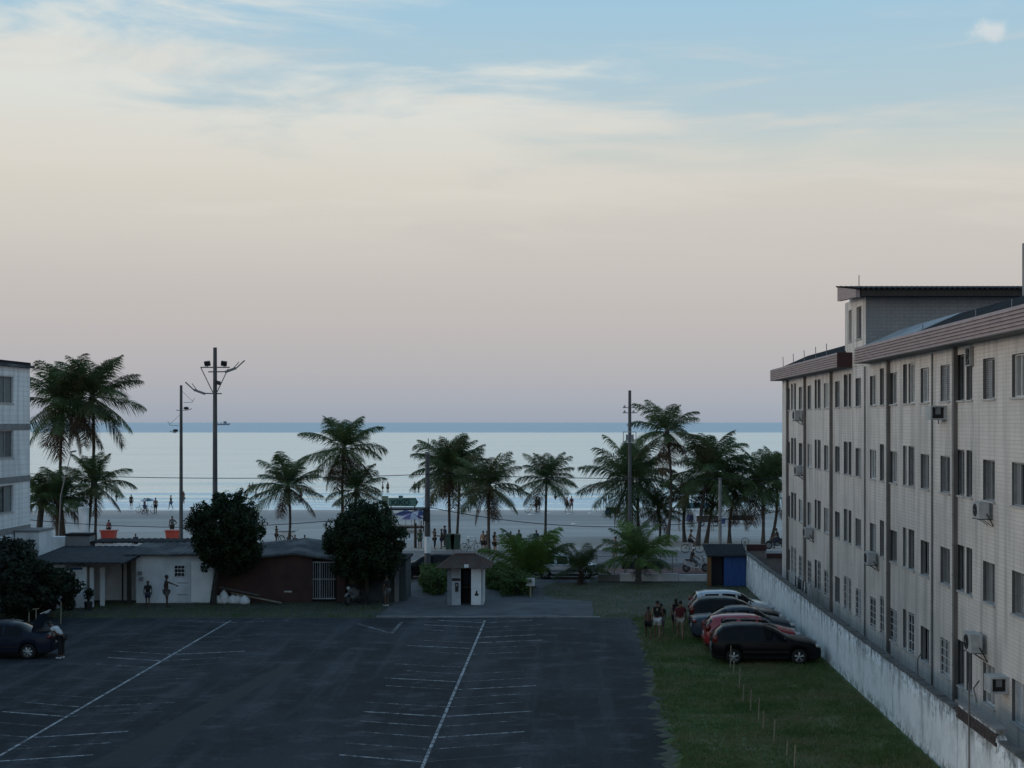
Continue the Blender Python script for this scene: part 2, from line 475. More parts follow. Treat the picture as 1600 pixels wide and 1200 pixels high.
M_CURT = [mat('curtain_%d' % i, c, tuple(v * .7 for v in c), 3, .9, stretch=(6, 6, .6)) for i, c in enumerate(((.20, .21, .21), (.12, .13, .13), (.26, .25, .22), (.05, .055, .06), (.46, .46, .44)))]
M_ALU = mat('grey_aluminium', (.30, .31, .315), (.22, .23, .235), 5, .45, metal=.3)
M_WFRAME = mat('white_frame', (.62, .63, .63), (.48, .49, .49), 4, .5)
M_SLAT = mat('grey_shutter_slat', (.40, .41, .42), (.30, .31, .32), 4, .55)
M_SILL = mat('sill_stone', (.48, .47, .45), (.34, .335, .325), 4, .8)
M_PILAST = mat('brown_conduit', (.16, .145, .135), (.105, .096, .09), 2.5, .8, stretch=(1, 1, .3))
M_FASCIA = mat('pinkish_fascia_tile', (.33, .255, .245), (.24, .19, .185), 3, .7, .2, stretch=(.6, .6, 3))
M_REDTRIM = mat('dark_red_trim', (.055, .014, .016), (.035, .01, .012), 2, .7)
M_ROOFD = mat('dark_fibre_roof', (.030, .033, .038), (.018, .020, .024), 1.6, .95, .2, spec=.1)
M_ROOFG = mat('grey_fibre_roof', (.070, .076, .083), (.040, .044, .049), 2.2, .92, .15, c3=(.13, .135, .14), scale3=.7, spec=.2)
M_ROOFL = mat('blue_grey_sheet_roof', (.27, .31, .34), (.15, .18, .20), 1.8, .6, .2)
M_WOODD = mat('dark_wood', (.035, .026, .021), (.02, .016, .014), 4, .8, stretch=(4, 4, .5))
M_WOODP = mat('pale_wood_stake', (.30, .26, .18), (.20, .17, .12), 5, .9, stretch=(3, 3, .5))
M_WOODO = mat('orange_wood_post', (.22, .115, .045), (.13, .07, .03), 5, .85, stretch=(4, 4, .4))
M_POLE = mat('concrete_pole', (.085, .088, .09), (.055, .058, .06), 3, .85, stretch=(1, 1, .3))
M_STEEL = mat('galvanised_steel', (.18, .19, .20), (.12, .13, .135), 5, .5, metal=.5)
M_BLACK = mat('black_plastic', (.014, .014, .016), (.008, .008, .009), 4, .55)
M_RUBBER = mat('tyre_rubber', (.012, .012, .013), (.008, .008, .008), 6, .85)
M_RIM = mat('alloy_rim', (.50, .51, .52), (.38, .39, .40), 8, .35, metal=.7)
M_WIRE = mat('black_cable', (.02, .02, .022), None, 4, .7)
M_WHITE = mat('white_render', (.74, .76, .78), (.56, .58, .60), 1.3, .9, .25, stretch=(1, 1, .35), c3=(.50, .53, .55), scale3=.8)
M_WPLAIN = mat('white_enamel', (.80, .81, .82), (.68, .70, .71), 2, .5)
M_BROWNW = mat('red_brown_render', (.072, .036, .030), (.045, .024, .021), 1.2, .9, .3)
M_TRUNK = mat('palm_trunk', (.085, .075, .065), (.045, .04, .036), 3, .95, .5, stretch=(1, 1, 5))
M_BARK = mat('tree_bark', (.045, .038, .032), (.024, .021, .019), 6, .95, .4)
M_FROND = make_leaf('palm_frond_green', (.070, .115, .048), (.105, .150, .064), .5)
M_FRONDB = make_leaf('palm_frond_bright', (.110, .190, .045), (.150, .225, .060), .7)
M_FROND2 = make_leaf('palm_frond_olive', (.072, .090, .042), (.105, .116, .056), .6)
M_FRONDD = make_leaf('dead_frond', (.085, .058, .036), (.060, .040, .027), .8, .9)
M_RACH = mat('frond_stalk', (.11, .12, .055), (.07, .08, .04), 4, .7)
M_FICUS = make_leaf('dark_ficus_leaf', (.020, .036, .017), (.040, .064, .028), 1.4)
M_BUSH = make_leaf('bush_leaf', (.020, .032, .020), (.038, .052, .030), 1.4)
M_HEDGE = make_leaf('hedge_leaf', (.060, .105, .034), (.105, .160, .050), 1.6)
M_BLADE = make_leaf('grass_blade', (.085, .150, .045), (.210, .205, .105), .45)

# ================================================================== SETTING
def sandz(Y):
    if Y < 105: return 0.0
    return -.30 * (Y - 105) / (160.6 - 105)
def sheet(name, x0, x1, y0, y1, z, m, nx=1, ny=1):
    mb = MB()
    for i in range(nx):
        for j in range(ny):
            xa, xb = x0 + (x1 - x0) * i / nx, x0 + (x1 - x0) * (i + 1) / nx
            ya, yb = y0 + (y1 - y0) * j / ny, y0 + (y1 - y0) * (j + 1) / ny
            mb.quad((xa, ya, z), (xb, ya, z), (xb, yb, z), (xa, yb, z))
    return struct(name, mb, m)
M_DIRT = mat('packed_dirt', (.085, .082, .070), (.050, .052, .042), .9, .95, .5, c3=(.035, .050, .022), scale3=.28, bscale=5)
M_APRON = mat('grey_gravel_apron', (.085, .092, .10), (.055, .060, .068), 1.1, .95, .4, c3=(.11, .115, .12), scale3=.5, bscale=8)
M_ROAD = mat('road_asphalt', (.075, .077, .08), (.052, .054, .057), 1.2, .9, .2)
M_LANE = mat('red_cycle_lane', (.135, .070, .066), (.10, .052, .050), 1.5, .9, .2)
M_WALK = mat('promenade_paving', (.22, .215, .215), (.16, .157, .16), .8, .9, .2)
M_KERB = mat('kerb_stone', (.24, .245, .25), (.16, .165, .17), 2, .9, .2)

sheet('ground', -500, 500, -80, 106, -.02, M_DIRT)
# sand slopes gently under the sea
mb = MB()
for ya, yb in ((105, 118), (118, 135), (135, 150), (150, 162), (162, 190)):
    mb.quad((-600, ya, sandz(ya)), (600, ya, sandz(ya)), (600, yb, sandz(yb)), (-600, yb, sandz(yb)))
struct('sand', mb, M_SAND)
# sea: a fine patch where the waves break, then coarse sheets out to the horizon
def build_sea():
    xs = np.linspace(-95, 75, 300); ys = np.concatenate([np.linspace(158.2, 215, 240), np.linspace(217, 300, 60)])
    X, Y = np.meshgrid(xs, ys)
    Z = np.full_like(X, -.30); foam = np.zeros_like(X)
    rows = [(161.0, .05, .9, 1.0), (164.6, .22, 1.2, .95), (169.2, .30, 1.5, .85), (175.0, .34, 1.7, .95), (182.5, .36, 2.0, .7), (193.0, .34, 2.4, .55), (207.0, .30, 3.0, .32), (226, .3, 4, .15), (255, .3, 5, .08)]
    for k, (y0, h, w, fo) in enumerate(rows):
        c = y0 + 2.6 * (vnoise(X / 22 + 40 + 13 * k, X * 0 + k, k) - .5) + 1.0 * (vnoise(X / 5 + 7 * k, X * 0 + k, 50 + k) - .5)
        amp = .35 + .9 * vnoise(X / 14 + 31 * k, X * 0 + .5, 90 + k)
        d = (Y - c) / w
        Z += h * amp * np.exp(-np.where(d < 0, d * 1.7, d * .75) ** 2)
        # spilling foam trails behind the crest and runs ahead of it
        foam = np.maximum(foam, fo * np.clip(amp, 0, 1.1) * np.exp(-np.where(d < 0, d * 1.25, d * 1.5) ** 2))
    foam += .28 * (vnoise(X / 3.0, Y / 1.2, 5) - .3) * np.exp(-((Y - 170) / 16) ** 2)
    foam = np.where(Y < 161.5, np.maximum(foam, .5), foam)
    nx, ny = len(xs), len(ys)
    idx = np.arange(nx * ny).reshape(ny, nx)
    F = np.stack([idx[:-1, :-1], idx[:-1, 1:], idx[1:, 1:], idx[1:, :-1]], -1).reshape(-1, 4)
    V = np.stack([X, Y, Z], -1).reshape(-1, 3)
    extra = []; ef = []
    def q(x0, x1, y0, y1):
        o = len(V) + len(extra); extra.extend([(x0, y0, -.3), (x1, y0, -.3), (x1, y1, -.3), (x0, y1, -.3)]); ef.append((o, o + 1, o + 2, o + 3))
    q(-900, -95, 158.2, 300); q(75, 900, 158.2, 300)
    q(-3000, 3000, 300, 900); q(-9000, 9000, 900, 4000); q(-60000, 60000, 4000, 70000)
    V = np.concatenate([V, np.array(extra)]); F = np.concatenate([F, np.array(ef)])
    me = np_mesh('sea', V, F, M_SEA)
    a = me.attributes.new('foam', 'FLOAT', 'POINT')
    fv = np.concatenate([foam.ravel(), np.zeros(len(extra))]).astype(np.float32)
    a.data.foreach_set('value', fv)
    me.polygons.foreach_set('use_smooth', [True] * len(me.polygons))
    tag(link('sea', me), kind='structure')
build_sea()

# parking lot: one asphalt sheet with a frayed right edge
def ragged(xb, y0, y1, amp, n, seed):
    rs = random.Random(seed)
    return [(xb + rs.uniform(-amp, amp) * (.4 + .6 * rs.random()), y0 + (y1 - y0) * i / n) for i in range(n + 1)]
edge = [(2.75 + .55 * min(1, max(0, (y - 40) / 20)) + dx, y) for dx, y in [(x, y) for x, y in ragged(0, 18, 69.8, .36, 170, 3)]]
mb = MB(); mb.add([(x, y, .006) for x, y in edge] + [(-60, 69.8, .006), (-60, 18, .006)], [tuple(range(len(edge) + 2))])
struct('parking_lot', mb, M_ASPH)
# lawn along the white wall
lawn_l = [(x - .05 + random.uniform(-.12, .05), y) for x, y in edge]
mb = MB(); mb.add([(x, y, -.004) for x, y in lawn_l] + [(10.4, 69.8, -.004), (10.4, 18, -.004)], [tuple(range(len(lawn_l) + 2))])
struct('lawn', mb, M_LAWN)
rs_ = random.Random(41); mb = MB(); fr = [(x - .10 - .22 * rs_.random() ** 2, x + .12 + .35 * rs_.random() ** 2, y) for x, y in edge]
for a, b in zip(fr, fr[1:]):
    if rs_.random() < .22: continue
    mb.quad((a[0], a[2], .009), (a[1], a[2], .009), (b[1], b[2], .009), (b[0], b[2], .009))
struct('gravel_fringe', mb, mat('pale_gravel', (.105, .105, .075), (.035, .046, .028), 3.5, .95, .4))
sheet('dirt_clearing', 1.2, 10.4, 69.8, 84.8, -.008, mat('trodden_grass', (.070, .072, .050), (.040, .050, .026), 1.3, .95, .5, c3=(.088, .084, .068), scale3=.35, bscale=6))
sheet('grass_verge', -45, -9.4, 69.8, 76.5, -.008, mat('verge_dirt', (.060, .063, .055), (.036, .042, .036), 1.3, .95, .5, c3=(.046, .056, .032), scale3=.5, bscale=6))
rs_ = random.Random(77); gp = [(1.25, 76.2), (.6, 76.6), (-.2, 77.0), (-.9, 77.8), (-1.3, 79), (-1.5, 80.5), (-1.55, 82), (-1.4, 83.6), (-1.0, 85.0), (1.25, 85.2)]
gq = []
for a, b in zip(gp, gp[1:]):
    gq += [(a[0] + (b[0] - a[0]) * u / 5 + rs_.uniform(-.12, .12), a[1] + (b[1] - a[1]) * u / 5 + rs_.uniform(-.12, .12)) for u in range(5)]
mb = MB(); mb.add([(x, y, .003) for x, y in gq] + [(1.25, 85.2, .003)], [tuple(range(len(gq) + 1))]); struct('grass_patch', mb, MATS['trodden_grass'])
sheet('driveway', -9.4, 1.2, 69.8, 87.0, -.002, M_APRON)
sheet('passage', 10.5, 11.6, 15, 83, .06, M_CONC)
mb = MB(); mb.box(-60, 60, 87.0, 96.0, -.3, -.012); struct('road', mb, M_ROAD)
sheet('cycle_lane', -60, 60, 90.3, 94.2, -.006, M_LANE)
mb = MB(); mb.box(-160, 160, 96.2, 105.2, -.3, .10); struct('promenade', mb, M_WALK)
# kerbs laid stone by stone where they show
kp = thing('kerb', 'row of pale kerb stones along the far edge of the parking lot', 'kerb', (0, 0, 0))
kme = MB().box(-.49, .49, -.11, .11, -.05, .075).mesh('kerb_stone', M_KERB)
for i in range(11):
    o = link('kerb_stone', kme, kp, (-9.0 + i * 1.0, 69.95 + random.uniform(-.02, .02), random.uniform(-.02, .004)))
kp2 = thing('kerb', 'long kerb between the road and the beach promenade', 'kerb', (0, 0, 0))
MB().box(-160, 160, 95.95, 96.2, -.2, .12).build('kerb_edge', M_KERB, kp2)

# painted parking lines
def line_obj(name, a, b, w, m, z=.011):
    a = Vector((a[0], a[1], z)); b = Vector((b[0], b[1], z)); d = (b - a).normalized(); n = Vector((-d.y, d.x, 0)) * w / 2
    mb = MB(); k = 6
    for i in range(k):
        p, q = a.lerp(b, i / k), a.lerp(b, (i + 1) / k)
        mb.quad(p - n, q - n, q + n, p + n)
    return mb.build(name, m)
for X, lab in ((-4.1, 'long white painted line dividing the parking bays, in line with the booth'), (-16.4, 'long white painted line dividing the parking bays, in line with the sacks')):
    t = thing('parking_line', lab, 'road marking')
    o = line_obj('long_line', (X, 22), (X, 68.8), .10, M_PAINT[1]); o.parent = t
    for i in range(31):
        Y = 21.6 + i * 1.55
        for s in (-1, 1):
            if random.random() < .12: continue
            w = random.choice((1, 1, 2, 2, 3)) if X > -10 else random.choice((1, 2, 2, 3, 3))
            o = line_obj('bay_line', (X + s * .1, Y), (X + s * (2.75 + random.uniform(-.5, .15)), Y + .82 + random.uniform(-.06, .06)), .10, M_PAINT[w])
            o.parent = t
t = thing('painted_arrow', 'faded painted V mark on the asphalt near the driveway', 'road marking')
for a, b in (((560, 975), (612, 990)), ((612, 990), (628, 972))):
    p, q = G(*a), G(*b); o = line_obj('arrow_stroke', (p.x, p.y), (q.x, q.y), .16, M_PAINT[2]); o.parent = t
# worn patches of lighter and newer asphalt
M_PATCHL = mat('pale_asphalt_patch', (.080, .084, .09), (.05, .053, .058), 2.5, .95, .3)
M_PATCHD = mat('new_asphalt_patch', (.022, .024, .027), (.016, .018, .02), 2.5, .9, .3)
for nm, pts, m in (('asphalt_patch', [(440, 1040), (470, 1036), (360, 1100), (215, 1199), (130, 1199), (300, 1110)], M_PATCHD),):
    mb = MB(); mb.add([tuple(G(*p).xy) + (.0085,) for p in pts], [tuple(range(len(pts)))])
    o = mb.build(nm, m); tag(o, kind='structure')

# ================================================================== RIGHT APARTMENT BLOCK
XF = 11.6
def yf(px, X=XF): return FPX * X / (px - 890)
def wall_holes(mb, u0, u1, z0, z1, holes, place, depth, rv=None):
    us = sorted({u0, u1} | {h[0] for h in holes} | {h[1] for h in holes})
    zs = sorted({z0, z1} | {h[2] for h in holes} | {h[3] for h in holes})
    for i in range(len(us) - 1):
        for j in range(len(zs) - 1):
            uc, zc = (us[i] + us[i + 1]) / 2, (zs[j] + zs[j + 1]) / 2
            if any(h[0] < uc < h[1] and h[2] < zc < h[3] for h in holes): continue
            mb.quad(place(us[i], zs[j], 0), place(us[i + 1], zs[j], 0), place(us[i + 1], zs[j + 1], 0), place(us[i], zs[j + 1], 0))
    mb = rv or mb
    for a, b, c, d in holes:
        mb.quad(place(a, c, 0), place(a, d, 0), place(a, d, depth), place(a, c, depth))
        mb.quad(place(b, c, 0), place(b, d, 0), place(b, d, depth), place(b, c, depth))
        mb.quad(place(a, c, 0), place(b, c, 0), place(b, c, depth), place(a, c, depth))
        mb.quad(place(a, d, 0), place(b, d, 0), place(b, d, depth), place(a, d, depth))
WCACHE = {}
def wmesh(key, fn, m):
    if key not in WCACHE:
        mb = MB(); fn(mb); WCACHE[key] = mb.mesh(key[0], m)
    return WCACHE[key]
def window(parent, loc, w, h, typ, rz=0, frame_m=None, dep=.14, grille=False):
    """origin: centre of the opening's foot on the wall face; local x into the wall, y along it"""
    fm = frame_m or M_ALU
    def fr(mb):
        x0, x1, t = dep - .05, dep + .02, .045
        mb.box(x0, x1, -w / 2, -w / 2 + t, 0, h); mb.box(x0, x1, w / 2 - t, w / 2, 0, h)
        mb.box(x0 + .002, x1, -w / 2 + t, w / 2 - t, 0, t); mb.box(x0 + .002, x1, -w / 2 + t, w / 2 - t, h - t, h)
        if w > .7: mb.box(x0 - .004, x1, -.025, .025, t, h - t)
    o = link('window', wmesh(('window_frame', w, h, dep, fm.name), fr, fm), parent, loc, rz)
    def sl(mb): mb.box(-.05, dep - .06, -w / 2 - .06, w / 2 + .06, -.05, .002)
    link('sill', wmesh(('sill', w, dep), sl, M_SILL), o)
    if grille:
        def gr(mb):
            for q in range(5): mb.box(.02, .035, -w / 2 + .01, w / 2 - .01, .08 + q * (h - .16) / 4, .10 + q * (h - .16) / 4)
            for q in range(3): mb.box(.005, .0195, -w / 2 + .03 + q * (w - .08) / 2, -w / 2 + .05 + q * (w - .08) / 2, .02, h - .02)
        link('grille', wmesh(('grille', w, h), gr, M_WFRAME), o)
    halves = [(-w / 2 + .04, -.02), (.02, w / 2 - .04)] if w > .7 else [(-w / 2 + .04, w / 2 - .04)]
    for i, (a, b) in enumerate(halves):
        kind = typ[i % len(typ)]
        if kind == 's':
            def ss(mb):
                n = int(h / .07)
                for q in range(n):
                    z = .06 + (h - .12) * (q + .5) / n
                    mb.add([(dep - .045, a, z - .03), (dep - .045, b, z - .03), (dep + .005, b, z + .02), (dep + .005, a, z + .02)], [(0, 1, 2, 3)])
                mb.box(dep + .006, dep + .012, a, b, .05, h - .05)
            s = link('shutter', wmesh(('shutter', w, h, i, dep), ss, M_SLAT), o); s['kind'] = 'stuff'
        else:
            m = {'g': M_GLASS, '0': M_CURT[0], '1': M_CURT[1], '2': M_CURT[2], '3': M_CURT[3], '4': M_CURT[4], 'd': M_DARK}[kind]
            off = .012 * i + (.25 if kind == 'd' else 0)
            def pn(mb): mb.box(dep - .01 + off, dep + off, a, b, .04, h - .04)
            link('pane', wmesh(('pane', w, h, i, kind, dep), pn, m), o)
    return o

apt = thing('apartment_block', 'long four storey cream tiled apartment block with pinkish tile eave behind the white wall', 'building', (XF, 50, 0))
holes = []; wins = []
SILLS = (1.77, 4.60, 7.43, 10.25)
beds = [1232.5, 1251, 1264.8, 1291, 1308.5, 1341, 1364, 1396, 1445, 1476.7, 1545, 1591.5]
pairs = [1240, 1277.5, 1324.5, 1419.5, 1507]
extra_b = [33.2, 31.0, 27.2, 24]; 
rw = random.Random(11)
top_types = {1476.7: 'ss', 1545: 'gs', 1445: '0s', 1591.5: 'g0'}
for fl, s in enumerate(SILLS):
    for px in beds + extra_b:
        Y = yf(px) if px > 100 else px
        w = .8 if px == 1232.5 else 1.1
        holes.append((Y - w / 2, Y + w / 2, s, s + 1.13))
        typ = top_types.get(px) if (fl == 3 and px in top_types) else rw.choice(('g0', '04', 'gs', 'g1', 's1', '1g', '4g', '21', 'gd', 'ss', 'd0', 's4'))
        wins.append((Y, s, w, 1.13, typ))
    for px in pairs:
        Y = yf(px)
        wide_first = px in (1277.5, 1419.5)
        for (dc, w) in (((-.42, .84), (.50, .60)) if wide_first else ((-.50, .60), (.42, .84))):
            holes.append((Y + dc - w / 2, Y + dc + w / 2, s, s + 1.36))
            wins.append((Y + dc, s, w, 1.36, rw.choice(('g', 'gd', '1g', 'g3', '4g', '24', 'g1', 'd4'))))
    Y = yf(1378); holes.append((Y - .35, Y + .35, s, s + 1.36)); wins.append((Y, s, .7, 1.36, rw.choice(('g', '1', '3'))))
Y0B, Y1B, ZT = 20.0, 77.6, 11.86
ox, oy = XF, 50
mb = MB()
rv = MB(); wall_holes(mb, Y0B, Y1B, 0, ZT, holes, lambda u, z, d: (d, u - oy, z), .17, rv); rv.build('window_reveal', M_REVEAL, apt)['kind'] = 'stuff'
mb.quad((0, Y1B - oy, 0), (11, Y1B - oy, 0), (11, Y1B - oy, ZT), (0, Y1B - oy, ZT))
mb.quad((0, Y0B - oy, 0), (11, Y0B - oy, 0), (11, Y0B - oy, ZT), (0, Y0B - oy, ZT))
mb.quad((11, Y0B - oy, 0), (11, Y1B - oy, 0), (11, Y1B - oy, ZT), (11, Y0B - oy, ZT))
mb.build('wall', M_FACADE, apt)
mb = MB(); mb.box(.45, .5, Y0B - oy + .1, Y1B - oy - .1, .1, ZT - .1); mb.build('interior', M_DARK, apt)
for (Y, s, w, h, typ) in wins: window(apt, (0, Y - oy, s), w, h, typ, 0, M_WFRAME if rw.random() < .35 else M_ALU, (.14, .14, .11, .15)[rw.randrange(4)], s < 2 and rw.random() < .5)
for px in (1490, 1386, 1297, 1256, 1229):
    Y = yf(px, XF - .1)
    mb = MB(); mb.box(-.12, .01, Y - oy - .09, Y - oy + .09, 0, 11.84)
    for q in range(13): mb.box(-.128, .0, Y - oy - .097, Y - oy + .097, .5 + q * .9, .56 + q * .9)
    mb.build('pilaster', M_PILAST, apt)
for px, z0 in ((1456, 0.3), (1351, .3)):
    Y = yf(px, XF - .04)
    MB().tube([(-.04, Y - oy, z0), (-.04, Y - oy, 11.8)], .03, 6).build('drain_pipe', M_STEEL, apt)
# eave: soffit and tile courses
for (ya, yb) in ((58.3, 77.9), (20, 54.9)):
    MB().box(-.6, .02, ya - oy, yb - oy, 11.86, 11.95).build('soffit', M_GREY, apt)
    MB().box(-.52, .6, ya - oy + .02, yb - oy - .02, 11.951, 12.44).build('parapet', M_GREY, apt)
    n = 6
    for q in range(n):
        z = 11.88 + q * .098
        mb = MB(); mb.add([(-.635, ya - oy, z), (-.635, yb - oy, z), (-.585, yb - oy, z + .105), (-.585, ya - oy, z + .105), (-.54, ya - oy, z), (-.54, yb - oy, z), (-.54, yb - oy, z + .105), (-.54, ya - oy, z + .105)],
               [(0, 1, 2, 3), (0, 4, 5, 1), (3, 2, 6, 7), (0, 3, 7, 4), (1, 5, 6, 2)])
        mb.build('fascia_course', M_FASCIA, apt)
MB().box(-.64, .04, 58.3 - oy - .03, 58.3 - oy - .002, 11.86, 12.47).build('end_cap', M_REDTRIM, apt)
MB().box(-.02, .04, 54.9 - oy, 58.25 - oy, 11.86, 12.6).build('stair_wall', M_FACADE, apt)
# shallow roof behind the eave
def roof_strip(nm, ya, yb, m, lift=0):
    mb = MB(); n = max(4, int((yb - ya) / .25))
    prof = [(-.42, 12.40), (1.4, 13.20), (11, 12.5)]
    for j in range(n):
        a, b = ya + (yb - ya) * j / n, ya + (yb - ya) * (j + 1) / n
        za, zb = (.04 if j % 2 else 0) + lift, (0 if j % 2 else .04) + lift
        for (x0, z0), (x1, z1) in zip(prof, prof[1:]):
            mb.quad((x0, a - oy, z0 + za), (x0, b - oy, z0 + zb), (x1, b - oy, z1 + zb), (x1, a - oy, z1 + za))
    mb.build(nm, m, apt)
roof_strip('roof', 20, 47.6, M_ROOFD)
roof_strip('sheet_roof', 47.3, 55.75, M_ROOFL, .03)
roof_strip('roof', 59.8, 77.8, M_ROOFD)
# stair tower crossing the roof
tw_h = [(58.6, 59.25, 12.95, 14.25), (56.6, 57.6, 12.95, 14.25)]
mb = MB(); wall_holes(mb, 55.8, 60.0, 11.9, 14.62, tw_h, lambda u, z, d: (d + .02, u - oy, z), .17)
mb.build('tower_wall', M_FACADE, apt)
MB().box(.021, 10.9, 55.78 - oy, 55.8 - oy, 11.9, 14.80).build('tower_gable', M_TOWERT, apt)
MB().quad((.02, 5.8, 14.62), (.02, 9.05, 14.62), (.02, 9.05, 15.17), (.02, 5.8, 14.80)).quad((.02, 9.05, 14.62), (10.9, 9.05, 14.62), (10.9, 9.05, 15.17), (.02, 9.05, 15.17)).build('tower_wall', M_FACADE, apt)
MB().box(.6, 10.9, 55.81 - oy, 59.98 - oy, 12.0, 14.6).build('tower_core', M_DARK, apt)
for a, b, c, d in tw_h: window(apt, (.02, (a + b) / 2 - oy, c), b - a, d - c, 'g3')
mb = MB(); nx = 170
for i in range(nx):
    xa, xb = -.55 + i * .07, -.55 + (i + 1) * .07
    za, zb = .035 * math.sin(xa / .21 * 2 * math.pi), .035 * math.sin(xb / .21 * 2 * math.pi)
    for dz in (0, -.025):
        mb.quad((xa, 55.0 - oy, 14.80 + za + dz), (xb, 55.0 - oy, 14.80 + zb + dz), (xb, 59.1 - oy, 15.25 + zb + dz), (xa, 59.1 - oy, 15.25 + za + dz))
    mb.quad((xa, 55.0 - oy, 14.80 + za), (xb, 55.0 - oy, 14.80 + zb), (xb, 55.0 - oy, 14.775 + zb), (xa, 55.0 - oy, 14.775 + za))
mb.build('corrugated_roof', M_ROOFD, apt)
MB().box(-.3, 11, 55.1 - oy, 55.7 - oy, 14.5, 14.765).build('beam', M_WOODD, apt)
MB().add([(-.5, 5.15, 14.46), (-.34, 5.15, 14.46), (-.34, 5.15, 14.76), (-.5, 5.15, 14.76), (-.5, 8.95, 14.62), (-.34, 8.95, 14.62), (-.34, 8.95, 15.2), (-.5, 8.95, 15.2)], [(0, 1, 2, 3), (4, 7, 6, 5), (0, 4, 5, 1), (1, 5, 6, 2), (2, 6, 7, 3), (3, 7, 4, 0)]).build('tower_fascia', M_FASCIA, apt)
MB().box(4.47, 5.6, 49 - oy, 50.5 - oy, 12.5, 15.95).build('water_tower', M_CONC, apt)
for px in (1224, 1240, 1257, 1275, 1292):
    Y = yf(px, 11.25); MB().tube([(-.35, Y - oy, 12.4), (-.37, Y - oy, 13.05)], .018, 5).build('lightning_rod', M_STEEL, apt)
MB().tube([(.0, 57.0 - oy, 14.9), (0, 57.0 - oy, 15.5)], .018, 5).build('lightning_rod', M_STEEL, apt)
for px in (1437, 1519, 1575):
    Y = yf(px, 11.2); MB().tube([(-.3, Y - oy, 12.4), (-.3, Y - oy, 12.75)], .015, 5).build('lightning_rod', M_STEEL, apt)

# air conditioners hung on the facade: things of their own
M_ACW = mat('ac_casing', (.42, .43, .43), (.30, .31, .31), 4, .6)
def split_ac(px, py, lab, size=1.0):
    X = XF - .02; Y = yf(px, XF - .25); z = CAM_H - (py - 660) * Y / FPX
    t = thing('air_conditioner', lab, 'air conditioner', (X, Y, z), 0, scale=size)
    MB().box(-.44, -.12, -.36, .36, -.26, .26).build('casing', M_ACW, t)
    mb = MB(); mb.torus((-.45, .08, 0), .19, .02, 'x', 20, 5)
    for k in range(6):
        a = math.pi * k / 6; mb.tube([(-.452, .08 + .19 * math.cos(a), .19 * math.sin(a)), (-.452, .08 - .19 * math.cos(a), -.19 * math.sin(a))], .008, 4)
    mb.build('fan_grille', M_BLACK, t)
    mb = MB(); mb.tube([(-.12 , .06, 0), (-.441, .06, 0)], .1, 12); mb.build('fan_hub', M_BLACK, t)
    for s in (-.25, .25):
        MB().tube([(.03, s, -.29), (-.48, s, -.28)], .02, 5).tube([(.03, s, -.52), (-.3, s, -.29)], .014, 5).build('bracket', M_STEEL, t)
    MB().tube([(-.2, -.37, -.1), (-.1, -.42, -.3), (.0, -.42, -.5)], .018, 5).build('hose', M_BLACK, t)
split_ac(1523, 1003, 'split air conditioner outdoor unit over a barred ground floor window')
split_ac(1360, 872, 'split air conditioner outdoor unit beside the thin drain pipe above the laundry', .9)
split_ac(1246, 649, 'small outdoor air conditioner under a top floor window by the sea end', .95)
split_ac(1533, 797, 'white air conditioner outdoor unit on brackets below an open second floor window', .85)
split_ac(1248, 735, 'outdoor air conditioner hanging by the second pilaster from the sea end', .9)
split_ac(1262, 832, 'outdoor air conditioner with a shelf bracket low at the sea end', .9)
def box_ac(px, py, lab):
    Y = yf(px, XF - .15); z = CAM_H - (py - 660) * Y / FPX
    t = thing('air_conditioner', lab, 'air conditioner', (XF, Y, z))
    mb = MB(); mb.box(-.50, .0, -.31, .31, .17, .22); mb.box(-.50, .0, -.31, .31, -.22, -.17); mb.box(-.50, -.45, -.31, .31, -.169, .169); mb.box(-.449, 0, .0, .31, -.169, .169); mb.box(-.08, 0, -.31, -.001, -.169, .169)
    mb.build('casing', M_ACW, t)
    MB().box(-.448, -.081, -.20, -.16, -.168, .168).build('grille', M_BLACK, t)
    MB().box(-.34, -.18, -.25, -.201, -.05, .16).build('motor_cover', M_GREY, t)
    MB().tube([(-.1, .33, -.2), (-.1, .33, -.34)], .02, 6).build('drip_spout', M_STEEL, t)
box_ac(1468, 645, 'black faced box air conditioner set in the top floor wall')
box_ac(1563, 1068, 'black faced box air conditioner poking from a ground floor window')
Y = yf(1518); t = thing('exhaust_fan', 'square exhaust fan at the top corner of a top floor window', 'exhaust fan', (XF - .02, Y, 11.5))
mb = MB(); mb.box(-.1, .0, -.25, .25, .24, .28); mb.box(-.1, 0, -.25, .25, -.28, -.24); mb.box(-.1, 0, -.25, -.21, -.239, .239); mb.box(-.1, 0, .21, .25, -.239, .239); mb.build('housing', M_ALU, t)
mb = MB()
for k in range(5):
    a = 2 * math.pi * k / 5; mb.tube([(-.05, 0, 0), (-.05, .2 * math.cos(a), .2 * math.sin(a))], [.02, .06], 5)
mb.build('fan_blade', M_BLACK, t)

# ================================================================== WHITE BOUNDARY WALL
XW = 10.33
bw = thing('boundary_wall', 'long white plastered wall streaked with black mould beside the lawn', 'wall', (XW, 50, 0))
mb = MB()
rs = random.Random(5)
ys = np.linspace(20, 83.6, 180)
def wtop(y):
    if 34.3 < y < 38: return 2.12
    return 1.88 + (.05 if y < 34.3 else 0)
prev = None
cols = []
for y in ys:
    tz = wtop(y) + rs.uniform(-.02, .02)
    cols.append([(rs.uniform(-.015, .015), y - 50, z * tz / 4) for z in range(5)] + [(.2, y - 50, tz), (.2, y - 50, 0)])
for a, b in zip(cols, cols[1:]):
    o = len(mb.v); mb.v += a + b; n = len(a)
    for i in range(n - 1): mb.f.append((o + i, o + n + i, o + n + i + 1, o + i + 1)); mb.smooth.append(i < 4)
mb.add(cols[-1], [tuple(range(7))])
mb.build('plaster', M_LIME, bw)
